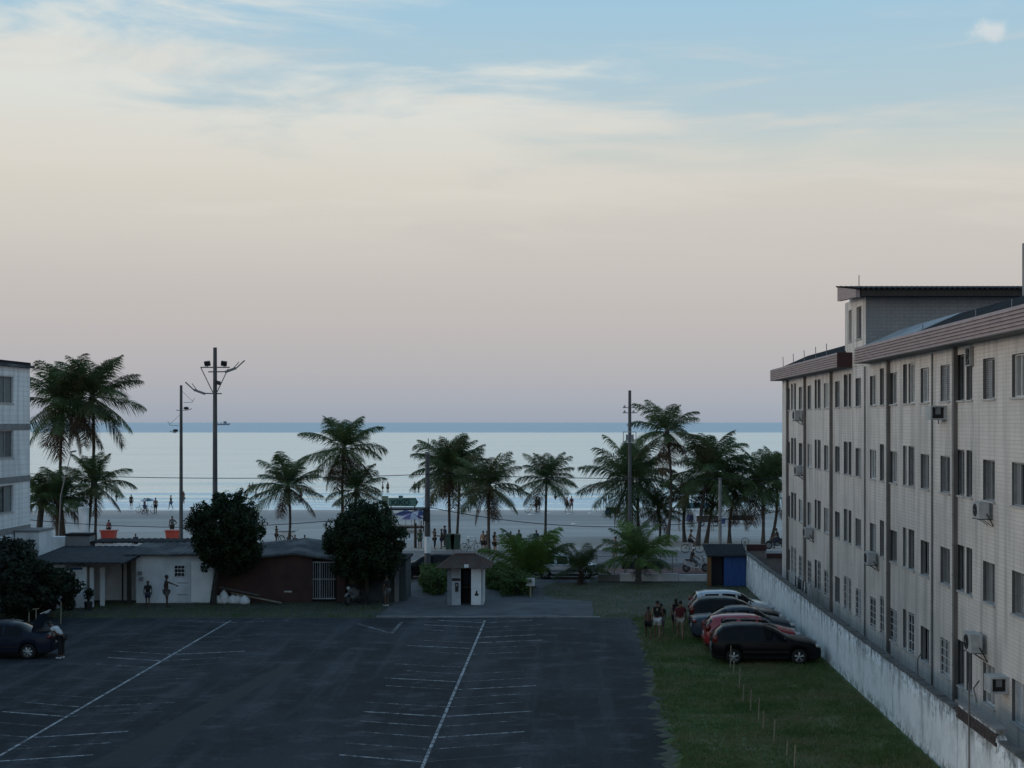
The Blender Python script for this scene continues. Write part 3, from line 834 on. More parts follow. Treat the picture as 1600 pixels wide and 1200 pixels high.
M_BRICKO = mat('sooty_brick', (.075, .050, .045), (.030, .026, .026), 6, .9, .3)
bme = MB().box(-.028, .04, -.11, .11, -.045, .045).mesh('brick', M_BRICKO)
for r in range(3):
    for c in range(15):
        link('brick', bme, bw, (-.0 + random.uniform(-.006, .006), 34.5 + c * .235 + (r % 2) * .11 - 50, 1.80 + r * .105))
MB().box(-.04, .24, 34.3 - 50, 38 - 50, 2.15, 2.2).build('coping', M_CONC, bw)
for ya, yb in ((38.2, 83.5), (20, 34.2)):
    mb = MB(); n = int((yb - ya) / .8)
    for i in range(n):
        y = ya + (yb - ya) * i / n; mb.box(-.03 + rs.uniform(-.01, .01), .23, y - 50, y + (yb - ya) / n - .012 - 50, 1.9, 1.945 + rs.uniform(-.012, .02))
    mb.build('coping', mat('mouldy_coping', (.13, .135, .135), (.06, .062, .06), 3, .95, .3), bw)
Y = 41.0; MB().tube([(-.05, -50 + 36.6, .0), (-.05, -50 + 36.6, 2.9)], .022, 6).build('conduit', M_PILAST, bw)
MB().tube([(.15, -50 + 36.6, 2.4), (.15, -50 + 36.9, 2.7), (.3, -50 + 36.9, 2.9)], .022, 6).build('conduit', M_PILAST, bw)
MB().tube([(.1, -50 + 42.6, 1.8), (.1, -50 + 42.6, 2.5), (.1, -50 + 42.2, 2.75)], .018, 6).build('conduit', M_STEEL, bw)

# clothes drying in the passage behind the wall
t = thing('clothes_rack', 'drying rack of dark and white laundry between the white wall and the block', 'clothes rack', (11.0, 66.5, .06))
mb = MB()
for s in (-1.7, 1.7): mb.tube([(-.25, s, 0), (0, s, 2.25), (.25, s, 0)], .015, 5)
for q in (-.18, 0, .18): mb.tube([(q, -1.7, 2.2), (q, 1.7, 2.2)], .008, 4)
mb.build('frame', M_STEEL, t)
mcl = [mat('laundry_%d' % i, c, None, 4, .95) for i, c in enumerate(((.02, .02, .024), (.45, .46, .47), (.03, .035, .05), (.25, .26, .28)))]
for k in range(9):
    y = -1.5 + k * .37; mb = MB(); h = random.uniform(.6, .95)
    for i in range(4):
        a, b = y + i * .07, y + (i + 1) * .07
        w0, w1 = .03 * (-1) ** i, .03 * (-1) ** (i + 1)
        mb.quad((-.18 + w0 * .2, a, 2.21), (-.18 + w1 * .2, b, 2.21), (-.18 + w1, b, 2.2 - h), (-.18 + w0, a, 2.2 - h))
    mb.build('hanging_garment', mcl[(0, 1, 0, 3, 0, 0, 2, 1, 0)[k]], t)

# low garden wall in front of the block, with dark red caps
t = thing('garden_wall', 'pinkish low wall with dark red caps at the sea end of the block', 'wall', (10.6, 86, 0))
MB().box(.15, 1.25, -.1, .1, 0, 1.86).build('wall_panel', mat('pinkish_render', (.22, .19, .18), (.15, .13, .125), 2, .9), t)
MB().box(.1, 1.3, -.14, .14, 1.862, 2.22).build('cap', M_REDTRIM, t)
MB().box(1.262, 2.6, -.06, .12, 0, 1.4).build('wall_panel', MATS['pinkish_render'], t)
MB().box(1.302, 2.6, -.11, .14, 1.402, 1.68).build('cap', M_REDTRIM, t)

# ================================================================== LEFT APARTMENT BLOCK
XL = -29.5
lb = thing('apartment_block', 'white apartment block with grey floor bands beside the tall palms', 'building', (XL, 70, 0))
lh = []
lw = []
for s in (1.95, 4.87, 7.75, 10.6):
    for Yc in (74.45, 70.4, 66.4):
        lh.append((Yc - .95, Yc + .95, s, s + 1.42)); lw.append((Yc, s))
mb = MB()
wall_holes(mb, 30, 77.7, 0, 12.55, lh, lambda u, z, d: (-d, u - 70, z), .17)
mb.quad((0, 7.7, 0), (-12, 7.7, 0), (-12, 7.7, 12.55), (0, 7.7, 12.55)); mb.quad((0, -40, 0), (-12, -40, 0), (-12, -40, 12.55), (0, -40, 12.55))
mb.quad((-12, -40, 0), (-12, 7.7, 0), (-12, 7.7, 12.55), (-12, -40, 12.55))
mb.build('wall', M_LEFTT, lb)
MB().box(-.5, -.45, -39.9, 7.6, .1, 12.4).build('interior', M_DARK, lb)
# raised tile courses between the bands
course = MB()
zc = .3
while zc < 12.4:
    for (a, b) in ((30, 77.7),):
        segs = [(a, b)]
        for h in lh:
            if h[2] - .05 < zc + .12 and zc < h[3] + .02:
                ns = []
                for (p, q) in segs:
                    if h[0] > p and h[1] < q: ns += [(p, h[0] - .02), (h[1] + .02, q)]
                    else: ns.append((p, q))
                segs = ns
        for p, q in segs: course.box(-.01, .016, p - 70, q - 70, zc, zc + .235)
    zc += .262
o = course.build('tile_course', M_LEFTT, lb); o['kind'] = 'stuff'
for z in (9.2, 6.4, 3.72): MB().box(-.1, .045, -40, 7.72, z, z + .33).build('floor_band', M_GREY, lb)
MB().box(-12.2, .25, -40.2, 7.8, 12.552, 12.68).build('roof', M_ROOFG, lb)
MB().box(-12.0, .1, -40.1, 7.6, 12.682, 12.85).build('roof_ridge', M_ROOFD, lb)
for i, (Yc, s) in enumerate(lw): window(lb, (0, Yc - 70, s), 1.9, 1.42, ('g1', '00', '10', '0g')[i % 4], math.pi)
MB().box(.001, .5, 5.6, 7.9, 0, 3.4).build('annex', M_WHITE, lb)

# white annex beyond it
t = thing('white_annex', 'small white flat roofed annex beside the left apartment block', 'building', (-28, 76, 0))
p = A(78, 828, 77)
MB().box(-1.4, p.x + 28, -.6, 1.4, 0, p.z).build('wall', M_WHITE, t)
MB().box(-1.45, p.x + 28.05, -.65, 1.45, p.z + .002, p.z + .1).build('roof_slab', M_CONC, t)

# ================================================================== SHEDS AND SMALL STRUCTURES
# white gatehouse / shed with a lean-to
def px2x(px, Y): return (px - 890) * Y / FPX
sh = thing('white_shed', 'low white shed with a dark lean-to porch beside the dark bush', 'shed', (0, 75.6, 0))
xr, xm, xl = px2x(335, 75.6), px2x(213, 75.6), px2x(70, 75.6)
MB().box(xm - .02, xr, 0, 3.2, 0, 2.52).build('wall', M_WHITE, sh)
MB().box(xl, xm - .022, 1.2, 3.2, 0, 2.4).build('wall', M_WHITE, sh)
MB().box(xl, px2x(124, 75.6), -2.2, 1.198, 0, 2.3).build('wall', M_WHITE, sh)
MB().box(px2x(126, 75.6), px2x(155, 75.6), -2.0, -1.9, 0, 2.12).build('white_door', M_WPLAIN, sh)
MB().box(px2x(126, 75.6), px2x(149, 75.6), -2.03, -2.001, 1.98, 2.10).build('blue_strip', mat('blue_paint', (.03, .10, .22), None, 3, .6), sh)
MB().box(px2x(157, 75.6), px2x(163, 75.6), -1.7, -1.62, 0, 2.05).build('side_panel', M_WHITE, sh)
MB().box(px2x(168, 75.6), px2x(175, 75.6), -1.2, -1.12, 0, 2.0).build('side_panel', M_WHITE, sh)
def slab_roof(nm, x0, x1, y0, y1, z0, z1, m, par, th=.07, n=None):
    mb = MB(); n = n or max(4, int((x1 - x0) / .18))
    for i in range(n):
        a, b = x0 + (x1 - x0) * i / n, x0 + (x1 - x0) * (i + 1) / n
        ka, kb = (.018 if i % 2 else -.018), (-.018 if i % 2 else .018)
        mb.quad((a, y0, z0 + ka), (b, y0, z0 + kb), (b, y1, z1 + kb), (a, y1, z1 + ka))
        mb.quad((a, y0, z0 + ka), (b, y0, z0 + kb), (b, y0, z0 + kb - th), (a, y0, z0 + ka - th))
    mb.quad((x0, y0, z0 - th), (x1, y0, z0 - th), (x1, y1, z1 - th), (x0, y1, z1 - th))
    return mb.build(nm, m, par)
slab_roof('roof', xm - .6, xr + .1, -.35, 3.4, 2.62, 2.95, M_ROOFG, sh)
slab_roof('porch_roof', xl - .2, xm + .25, -2.6, 3.3, 2.42, 2.75, mat('dark_blue_roof', (.046, .053, .063), (.030, .036, .043), 1.5, .9, .1, spec=.2), sh)
slab_roof('rear_roof', px2x(140, 79), px2x(300, 79), 3.35, 5.2, 2.98, 3.02, M_ROOFD, sh)
MB().box(px2x(205, 75.6), px2x(211, 75.6), -.75, -.6, 0, 2.4).build('porch_post', M_WOODD, sh)
MB().box(px2x(192, 75.6), px2x(194, 75.6), -.2, -.12, 0, 2.4).build('porch_post', M_WOODD, sh)
MB().box(px2x(104, 79), px2x(141, 79), 3.3, 4.2, 2.2, 3.3).build('roof_parapet', M_CONC, sh)
MB().box(px2x(103, 79), px2x(142, 79), 3.25, 4.25, 3.302, 3.42).build('parapet_cap', M_ROOFD, sh)
MB().box(px2x(70, 79), px2x(103, 79), 3.25, 3.9, 2.4, 3.25).build('roof_parapet', M_WHITE, sh)
# grated window and flush door on the front wall
wx = px2x(281, 75.6)
w = MB().box(wx - .29, wx + .29, -.03, -.002, 1.38, 1.98).build('window', M_DARK, sh)
for k in range(3): MB().box(wx - .29, wx + .29, -.05, -.031, 1.40 + k * .2, 1.44 + k * .2).build('window_bar', M_WFRAME, w)
for k in range(4): MB().box(wx - .28 + k * .175, wx - .25 + k * .175, -.065, -.0505, 1.38, 1.98).build('window_bar', M_WFRAME, w)
MB().box(px2x(299, 75.6), px2x(333, 75.6), -.045, -.002, .05, 2.2).build('door', M_WPLAIN, sh)
MB().box(px2x(272, 75.6), px2x(298, 75.6), -.03, -.002, .05, 2.15).build('door', M_WHITE, sh)
for z in (1.05, .42): MB().box(px2x(277, 75.6), px2x(294, 75.6), -.034, -.0305, z, z + .04).build('door_rail', M_GREY, sh)
for (a, b, z) in ((216, 222, 1.5), (218, 224, 1.2)): MB().box(px2x(a, 75.6), px2x(b, 75.6), -.12, -.003, z, z + .18).build('meter_box', M_GREY, sh)
# flower pots in front of the white door
M_POT = mat('black_pot', (.02, .02, .022), None, 3, .7)
def leaf_cloud(n, cx, cy, cz, rx, ry, rz, size, rs, nclump=0, cr=.3, box=False, down=0.0):
    """n leaf-shaped quads spread through a clumped volume"""
    if nclump:
        d = rs.normal(size=(nclump, 3)); d /= np.linalg.norm(d, axis=1)[:, None]
        rr = rs.uniform(.45, .92, size=(nclump, 1)) ; 
        C = d * rr
        if box: C = rs.uniform(-.92, .92, size=(nclump, 3))
        cs = rs.uniform(.6, 1.25, size=nclump) * cr
        pick = rs.randint(0, nclump, n)
        o = rs.normal(size=(n, 3)); o /= np.linalg.norm(o, axis=1)[:, None]
        P = C[pick] + o * (cs[pick] * rs.uniform(.35, 1.0, n) ** .6)[:, None]
        nrm = o * .8 + rs.normal(size=(n, 3)) * .6 + np.array([0, 0, .35])
    else:
        o = rs.normal(size=(n, 3)); o /= np.linalg.norm(o, axis=1)[:, None]
        P = o * (rs.uniform(0, 1, n) ** .4)[:, None]; nrm = o + rs.normal(size=(n, 3)) * .5
    P = P * np.array([rx, ry, rz]) + np.array([cx, cy, cz])
    nrm /= np.linalg.norm(nrm, axis=1)[:, None]
    t = np.cross(nrm, rs.normal(size=(n, 3))); t /= np.linalg.norm(t, axis=1)[:, None]
    b = np.cross(nrm, t)
    s = (size * rs.uniform(.6, 1.4, n))[:, None]
    V = np.stack([P - t * s, P + b * s * .45 + nrm * s * .1, P + t * s, P - b * s * .45 + nrm * s * .1], 1).reshape(-1, 3)
    F = np.arange(n * 4).reshape(-1, 4)
    return V, F
for px, py, lab in ((111, 951, 'black pot with a tall thin plant beside the dark bush'), (138, 953, 'small potted plant in front of the white door')):
    g = G(px, py); t = thing('potted_plant', lab, 'potted plant', (g.x, g.y, 0))
    MB().tube([(0, 0, 0), (0, 0, .42)], [.17, .22], 12).build('pot', M_POT, t)
    MB().tube([(0, 0, .4), (.02, .02, .9)], .015, 5).build('stem', M_BARK, t)
    V, F = leaf_cloud(140, 0, 0, .85, .28, .28, .38, .09, np.random.RandomState(px)); link('foliage', np_mesh('foliage', V, F, M_BUSH), t)['kind'] = 'stuff'

M_GATE = mat('grey_white_gate', (.36, .38, .40), (.26, .28, .30), 3, .6)
# red-brown hut with white barred gate
hut = thing('brown_hut', 'dark red-brown hut with a white barred gate between the two round trees', 'hut', (0, 76.0, 0))
x0, x1 = px2x(337, 76), px2x(488, 76)
MB().box(x0, x1, 0, 3.5, 0, 2.5).build('wall', M_BROWNW, hut)
MB().box(x1 + .002, px2x(526, 76), .5, 3.5, 0, 2.45).build('doorway', M_DARK, hut)
MB().box(px2x(526, 76) + .002, px2x(540, 76), 0, 3.4, 0, 2.4).build('wall', M_BROWNW, hut)
mb = MB()
ridge = px2x(470, 78)
for (xa, za), (xb, zb) in (((x0 - .2, 2.55), (ridge, 3.0)), ((ridge, 3.0), (px2x(545, 76), 2.6))):
    n = 60
    for i in range(n):
        u, v = i / n, (i + 1) / n
        ka, kb = (.012 if i % 2 else -.008), (-.008 if i % 2 else .012)
        a = (xa + (xb - xa) * u, za + (zb - za) * u + ka); b = (xa + (xb - xa) * v, za + (zb - za) * v + kb)
        mb.quad((a[0], -.3, a[1] - .35), (b[0], -.3, b[1] - .35), (b[0], 3.8, b[1] + .12), (a[0], 3.8, a[1] + .12))
        mb.quad((a[0], -.3, a[1] - .35), (b[0], -.3, b[1] - .35), (b[0], -.3, b[1] - .45), (a[0], -.3, a[1] - .45))
mb.build('roof', M_ROOFG, hut)
gate = MB().box(x1 + .02, px2x(524, 76), -.03, .01, .16, .22).box(x1 + .02, px2x(524, 76), -.03, .01, 2.1, 2.16).box(x1 + .02, px2x(524, 76), -.028, .012, 1.2, 1.25).build('gate', M_GATE, hut)
for k in range(10):
    x = x1 + .06 + k * (px2x(524, 76) - x1 - .08) / 9.6
    MB().tube([(x, -.045, .16), (x, -.045, 2.16)], .017 if k != 3 else .034, 6).build('gate_bar', M_GATE, gate)
MB().box(px2x(444, 76), px2x(456, 76), -.02, -.002, .52, .6).build('wall_plate', M_SILL, hut)
# teal-grey hut under the second tree
gh = thing('grey_hut', 'dark grey-green hut half hidden under the round tree by the driveway', 'hut', (0, 76.4, 0))
MB().box(px2x(533, 76.4), px2x(634, 76.4), 0, 2.5, 0, 2.2).build('wall', mat('dark_teal_render', (.060, .075, .078), (.035, .045, .048), 1.4, .9), gh)
MB().box(px2x(531, 76.4), px2x(637, 76.4), -.25, 2.7, 2.202, 2.32).build('roof', M_ROOFD, gh)
MB().box(px2x(617, 76.4), px2x(624, 76.4), -.22, -.1, 0, 2.2).build('corner_post', M_CONC, gh)
tag(MB().box(px2x(546, 76), px2x(565, 76), 76.2, 76.24, .95, 1.75).build('notice_board', mat('olive_sign', (.10, .105, .045), (.07, .075, .035), 2, .8)), 'olive yellow square notice board on the grey-green hut', 'sign')

# low front wall and other edges along the road
fw = thing('low_front_wall', 'low white front wall between the silver car and the blue shed', 'wall', (0, 85.9, 0))
segs = [(934, 968, .40, M_CONC), (969, 1060, .46, M_WHITE), (1061, 1104, .40, M_WHITE)]
for a, b, h, m in segs: MB().box(px2x(a, 85.9), px2x(b, 85.9), 0, .18, 0, h).build('wall_panel', m, fw)
MB().box(px2x(984, 85.9), px2x(994, 85.9), -.03, .2, 0, .62).build('pier', M_WHITE, fw)
tag(fw, None)
t = thing('black_board', 'long black board on short legs behind the bright green palm', 'board', (px2x(1003, 90), 89.2, -.012))
MB().box(-1.3, 1.3, -.04, .04, .42, .93).build('panel', M_BLACK, t)
for s in (-1.1, 1.1): MB().box(s - .04, s + .04, -.03, .03, 0, .419).build('leg', M_STEEL, t)
t = thing('railing', 'thin grey pipe railing along the promenade behind the black board', 'railing', (0, 96.4, .10))
for z in (.42, .8): MB().tube([(px2x(930, 96.4), 0, z), (px2x(1060, 96.4), 0, z)], .025, 6).build('rail', M_STEEL, t)
for k in range(6): x = px2x(932 + k * 25, 96.4); MB().tube([(x, 0, 0), (x, 0, .86)], .03, 6).build('post', M_STEEL, t)
# thin posts by the road
for px, y0, y1, lab in ((960, 850, 906, 'thin grey post by the low wall left of the bright green palm'), (1051, 862, 905, 'thin grey post by the low wall near the scooter')):
    g = G(px, y1); tag(MB().tube([(0, 0, 0), (0, 0, (y1 - y0) * g.y / FPX)], [.03, .022], 6).build('sign_post', M_STEEL, None, (g.x, g.y, 0)), lab, 'post')

# blue shed by the white wall
bs = thing('blue_shed', 'small blue shed with a dark corrugated roof at the end of the white wall', 'shed', (px2x(1136, 83.2), 83.2, 0))
wdt = px2x(1165, 83.2) - px2x(1136, 83.2)
M_BLUE = mat('deep_blue_board', (.016, .075, .26), (.010, .05, .18), 2, .65, stretch=(3, 3, .4))
for k in range(5): MB().box(-.19 + k * .262, -.19 + (k + 1) * .262 - .008, 0, .05, .02, 1.74).build('plank', M_BLUE, bs)
MB().box(wdt + .03, wdt + .08, 0, 2.4, 0, 1.76).build('side_wall', M_BLUE, bs)
MB().box(-.9, wdt + .02, 2.3, 2.4, 0, 2.05).build('back_wall', M_DARK, bs)
MB().box(-.92, -.84, .1, 2.3, 0, 1.8).build('side_wall', mat('dark_blue_board', (.012, .02, .045), None, 2, .7), bs)
MB().box(-1.16, -.93, -.08, .1, 0, 1.78).build('corner_post', M_WOODO, bs)
MB().box(-.92, -.2, .6, .65, 0, 1.7).build('dark_door', mat('navy_door', (.008, .012, .026), None, 2, .6), bs)
slab_roof('roof', -1.2, wdt + .16, -.25, 2.7, 1.83, 2.26, M_ROOFD, bs, n=34)

# satellite dish beside the blue shed
p = A(1164, 846, 84.3)
t = thing('satellite_dish', 'small round dish on a bracket above the end of the white wall', 'satellite dish', (p.x, 84.3, 0))
MB().tube([(0, 0, 0), (0, 0, p.z)], .03, 6).build('mast', M_STEEL, t)
mb = MB(); mb.torus((0, -.05, p.z), .22, .022, 'y', 20, 5)
for k in range(4): a = math.pi * k / 4; mb.tube([(.21 * math.cos(a), -.04, p.z + .21 * math.sin(a)), (-.21 * math.cos(a), -.04, p.z - .21 * math.sin(a))], .006, 4)
mb.build('dish', M_STEEL, t)

# guard booth with a tiled hip roof
bo = thing('guard_booth', 'small guard booth with a clay tile hip roof and open white door', 'booth', (px2x(727, 74.8), 74.8, 0))
s = 74.8 / FPX
def bx(px): return (px - 727) * s
MB().box(bx(699), bx(706), -.05, 1.75, 0, 2.05).build('side_wall', mat('booth_side', (.22, .24, .27), (.15, .17, .19), 2, .9), bo)
MB().box(bx(706) + .002, bx(720), -.10, .02, 0, 2.02).build('front_panel', mat('booth_panel', (.44, .46, .49), (.34, .36, .39), 2, .85), bo)
MB().box(bx(706) + .002, bx(754), 1.70, 1.75, 0, 2.02).build('back_wall', M_DARK, bo)
MB().box(bx(753), bx(755), -.0, 1.69, 0, 2.02).build('side_wall', M_WHITE, bo)
MB().box(bx(721), bx(752), .9, .95, .0, 1.95).build('inner_wall', M_DARK, bo)
MB().box(bx(736.5), bx(752.5), -.16, -.11, .02, 2.0).build('open_door', M_WPLAIN, bo)
MB().box(bx(722), bx(735), .6, .66, 1.0, 1.7).build('inner_window', M_GLASS, bo)
MB().box(bx(721), bx(736), .3, .6, .86, .92).build('counter', M_WOODD, bo)
mb = MB(); mb.box(bx(707.5), bx(718), -.13, -.101, 1.50, 1.82); mb.build('notice', mat('paper_notice', (.36, .36, .37), (.26, .26, .27), 8, .8), bo)
MB().box(bx(706.5), bx(719.5), -.13, -.101, 1.27, 1.42).build('notice', M_BLACK, bo)
MB().box(bx(711.5), bx(716.5), -.16, -.101, .72, 1.18).build('intercom', M_BLACK, bo)
MB().ell((bx(714), -.165, 1.05), (.05, .02, .07), 8, 6).build('intercom_face', M_ALU, bo)
mb = MB(); mb.box(bx(742), bx(748), -.165, -.161, .50, .62); mb.ell((bx(745), -.165, .68), (.05, .006, .09), 8, 6); mb.build('door_mark', M_BLACK, bo)
# hip roof: tile courses on four slopes
M_CLAY = mat('weathered_clay_tile', (.13, .075, .058), (.07, .042, .036), 3, .9, .3, c3=(.085, .07, .058), scale3=2)
ex0, ex1, ey0, ey1, ez = bx(684), bx(768), -.65, 2.3, 1.98
rx0, rx1, ry, rz = bx(708), bx(742), .82, 2.56
core = MB(); core.add([(ex0, ey0, ez), (ex1, ey0, ez), (ex1, ey1, ez), (ex0, ey1, ez), (rx0, ry, rz), (rx1, ry, rz)], [(0, 1, 5, 4), (1, 2, 5), (2, 3, 4, 5), (3, 0, 4), (0, 3, 2, 1)])
roof = core.build('roof', M_CLAY, bo)
def tiles(a, b, c, d, nu, nv):
    """half-round tiles on slope with eave a-b and ridge d-c"""
    a, b, c, d = map(Vector, (a, b, c, d))
    n = (b - a).cross(d - a).normalized()
    if n.z < 0: n = -n
    mb = MB()
    for i in range(nu):
        for j in range(nv):
            u0, u1 = (i + .08) / nu, (i + .92) / nu; v0, v1 = j / nv, min(1, (j + 1.12) / nv)
            P = lambda u, v: a.lerp(b, u).lerp(d.lerp(c, u), v)
            um = (u0 + u1) / 2; h0, h1 = .055 + .02 * random.random(), .03
            p = [P(u0, v0) + n * .012, P(um, v0) + n * h0, P(u1, v0) + n * .012, P(u1, v1) + n * .006, P(um, v1) + n * h1, P(u0, v1) + n * .006]
            mb.add(p, [(0, 1, 4, 5), (1, 2, 3, 4), (0, 1, 2)])
    return mb
for (q, nu) in ((((ex0, ey0, ez), (ex1, ey0, ez), (rx1, ry, rz), (rx0, ry, rz)), 15), (((ex1, ey0, ez), (ex1, ey1, ez), (rx1, ry, rz), (rx1, ry, rz)), 14), (((ex0, ey1, ez), (ex0, ey0, ez), (rx0, ry, rz), (rx0, ry, rz)), 14), (((ex1, ey1, ez), (ex0, ey1, ez), (rx0, ry, rz), (rx1, ry, rz)), 15)):
    o = tiles(*q, nu, 7).build('roof_tile', M_CLAY, roof); o['kind'] = 'stuff'
MB().tube([(rx0, ry, rz + .03), (rx1, ry, rz + .03)], .07, 8).build('ridge_tile', M_CLAY, roof)
tag(MB().box(-.11, .11, -.03, .03, -.08, .08).build('flood_lamp', M_WPLAIN, None, (px2x(729, 74.1), 74.05, 2.12)), 'small white lamp box under the roof edge above the booth door', 'lamp')
tag(MB().box(-.11, .11, -.03, .03, -.1, .1).build('flood_lamp', M_WPLAIN, None, (px2x(756, 74.6), 74.7, 1.98)), 'small white lamp box on the booth corner beside the white door', 'lamp')
# sign on a post in front of the hedge
g = G(829, 933); t = thing('small_sign', 'small white sign on a pale wooden post in front of the right hedge', 'sign', (g.x, g.y, 0))
MB().box(-.045, .045, -.03, .03, 0, .68).build('post', M_WOODP, t)
MB().box(-.24, .24, -.06, -.035, .62, 1.06).build('panel', M_WFRAME, t)
mb = MB()
for k in range(4): mb.box(-.17, .17 - .05 * (k % 2), -.064, -.061, .72 + k * .075, .745 + k * .075)
mb.build('faint_lettering', M_GREY, t)

# ================================================================== VEGETATION
def tree(label, px, py, cx, cy, rx, rz, seed, m, leafn, nm='round_tree', ry=None, cat='tree', group=None, leaf=.13, ncl=95):
    g = G(px, py); Y = g.y
    t = thing(nm, label, cat, (g.x, Y, 0), 0, group)
    ccx = px2x(cx, Y) - g.x; ccz = CAM_H - (cy - 660) * Y / FPX
    Rx, Rz = rx * Y / FPX, rz * Y / FPX; Ry = ry or Rx * .92
    rs = np.random.RandomState(seed)
    mb = MB(); mb.tube([(0, 0, -.1), (.05, 0, .7), (ccx * .5, .05, ccz - Rz * .5), (ccx, 0, ccz)], [.2, .15, .13, .08], 9)
    for k in range(7):
        a = 2 * math.pi * k / 7 + .4
        mb.tube([(ccx * .5, .03, ccz - Rz * .6), (ccx + Rx * .4 * math.cos(a), Ry * .4 * math.sin(a), ccz + rs.uniform(-.3, .2) * Rz), (ccx + Rx * .8 * math.cos(a), Ry * .8 * math.sin(a), ccz + rs.uniform(-.2, .5) * Rz)], [.08, .05, .015], 6)
    mb.build('trunk', M_BARK, t)
    V, F = leaf_cloud(leafn, ccx, 0, ccz, Rx * 1.04, Ry, Rz * 1.04, leaf, rs, ncl, .22 if ncl < 200 else .165)
    o = link('crown', np_mesh('crown', V, F, m), t); o['kind'] = 'stuff'
    return t
tree('round dark tree with dense small leaves beside the white sacks', 333, 945, 353, 832, 60, 68, 1, M_FICUS, 36000, leaf=.085, ncl=280)
tree('round dark tree with dense small leaves between the barred gate and the driveway', 572, 944, 570, 848, 66, 66, 2, M_FICUS, 40000, leaf=.085, ncl=300)
tree('dark bush with drooping leaves in front of the white shed', 45, 966, 58, 921, 62, 48, 3, M_BUSH, 12000, 'bush', None, 'bush')
tree('grey-green leafy shrub rising behind the dark bush', 20, 958, 22, 882, 44, 40, 4, make_leaf('grey_green_leaf', (.040, .052, .042), (.062, .074, .058), 1.4), 6000, 'shrub', None, 'shrub', None, .15)
def hedge(label, pts, w, h, seed, n):
    t = thing('hedge', label, 'hedge', (pts[0][0], pts[0][1], 0))
    rs = np.random.RandomState(seed); Vs = []; Fs = []; o = 0
    st = MB()
    for (a, b) in zip(pts, pts[1:]):
        L = math.hypot(b[0] - a[0], b[1] - a[1]); k = max(2, int(L / .5))
        for i in range(k):
            u = (i + .5) / k; x, y = a[0] + (b[0] - a[0]) * u - pts[0][0], a[1] + (b[1] - a[1]) * u - pts[0][1]
            hh = h * rs.uniform(.88, 1.1)
            V, F = leaf_cloud(n, x, y, hh / 2, w / 2 + .12, w / 2 + .12, hh / 2, .085, rs, 24, .34, True)
            V = V[:]; V[:, 2] = np.maximum(V[:, 2], .02); Vs.append(V); Fs.append(F + o); o += len(V)
            for q in range(3):
                dx, dy = rs.uniform(-.15, .15, 2); st.tube([(x + dx, y + dy, -.05), (x + dx * 1.6, y + dy * 1.6, hh * .8)], [.02, .008], 5)
    ob = link('foliage', np_mesh('foliage', np.concatenate(Vs), np.concatenate(Fs), M_HEDGE), t); ob['kind'] = 'stuff'
    st.build('stem', M_BARK, t)
a, b = G(684, 930), G(672, 914)
hedge('low clipped green hedge left of the guard booth', [(a.x, a.y), (b.x, b.y), (b.x - .1, b.y + 2)], 1.0, 1.15, 8, 650)
a, b, c = G(812, 932), G(788, 920), G(770, 912)
hedge('wide green hedge between the guard booth and the small sign', [(a.x, a.y), (b.x, b.y), (c.x, c.y), (c.x - .2, c.y + 1.5)], 1.6, 1.25, 9, 800)

# --- coconut palms
FR = {}
def frond_mesh(elev, seed, m):
    key = (elev, seed, m.name)
    if key in FR: return FR[key]
    rs = random.Random(seed * 97 + int(elev))
    n = 14; pts = []; p = Vector((0, 0, 0)); ang = R(elev); seg = 1.0 / n
    bend = R(rs.uniform(44, 66)) * (1.0 if elev > 0 else .6)
    side = rs.uniform(-.10, .10)
    for i in range(n + 1):
        pts.append(p.copy())
        a = max(R(-86), ang - bend * (i / n) ** 1.7)
        p = p + Vector((side * (i / n), math.cos(a), math.sin(a))) * seg
    V = []; F = []
    def tri(*q):
        o = len(V); V.extend(q); F.append(tuple(range(o, o + len(q))) if len(q) == 4 else (o, o + 1, o + 2, o + 2))
    for i in range(n):   # stalk as thin blade pair
        r0, r1 = .014 * (1 - .8 * i / n), .014 * (1 - .8 * (i + 1) / n)
        for ax in (Vector((1, 0, 0)), Vector((0, .5, .8))):
            tri(pts[i] - ax * r0, pts[i] + ax * r0, pts[i + 1] + ax * r1, pts[i + 1] - ax * r1)
    m_pairs = 74
    for k in range(m_pairs):
        t = .10 + .90 * (k + .5) / m_pairs
        f = t * n; i = min(n - 1, int(f)); q = pts[i].lerp(pts[i + 1], f - i)
        d = (pts[i + 1] - pts[i]).normalized()
        L = .335 * (math.sin(math.pi * min(1, .16 + t * .80)) ** .8) + .03
        for sgn in (-1, 1):
            lat = Vector((sgn, 0, 0))
            up = lat.cross(d) * sgn
            dirv = (lat * rs.uniform(.55, .85) + d * rs.uniform(.45, .75) + Vector((0, 0, rs.uniform(-.38, .06)))).normalized()
            l = L * rs.uniform(.8, 1.1); w = .0072
            mid = q + dirv * l * .5 + Vector((0, 0, -.03 * l)); tip = q + dirv * l * .93 + Vector((0, 0, -l * rs.uniform(.14, .40)))
            wv = d * w
            tri(q - wv * .7, q + wv * .7, mid + wv, mid - wv)
            tri(mid - wv, mid + wv, tip + wv * .25, tip - wv * .25)
    me = np_mesh('frond', np.array([tuple(v) for v in V]), np.array(F), m)
    FR[key] = me
    return me
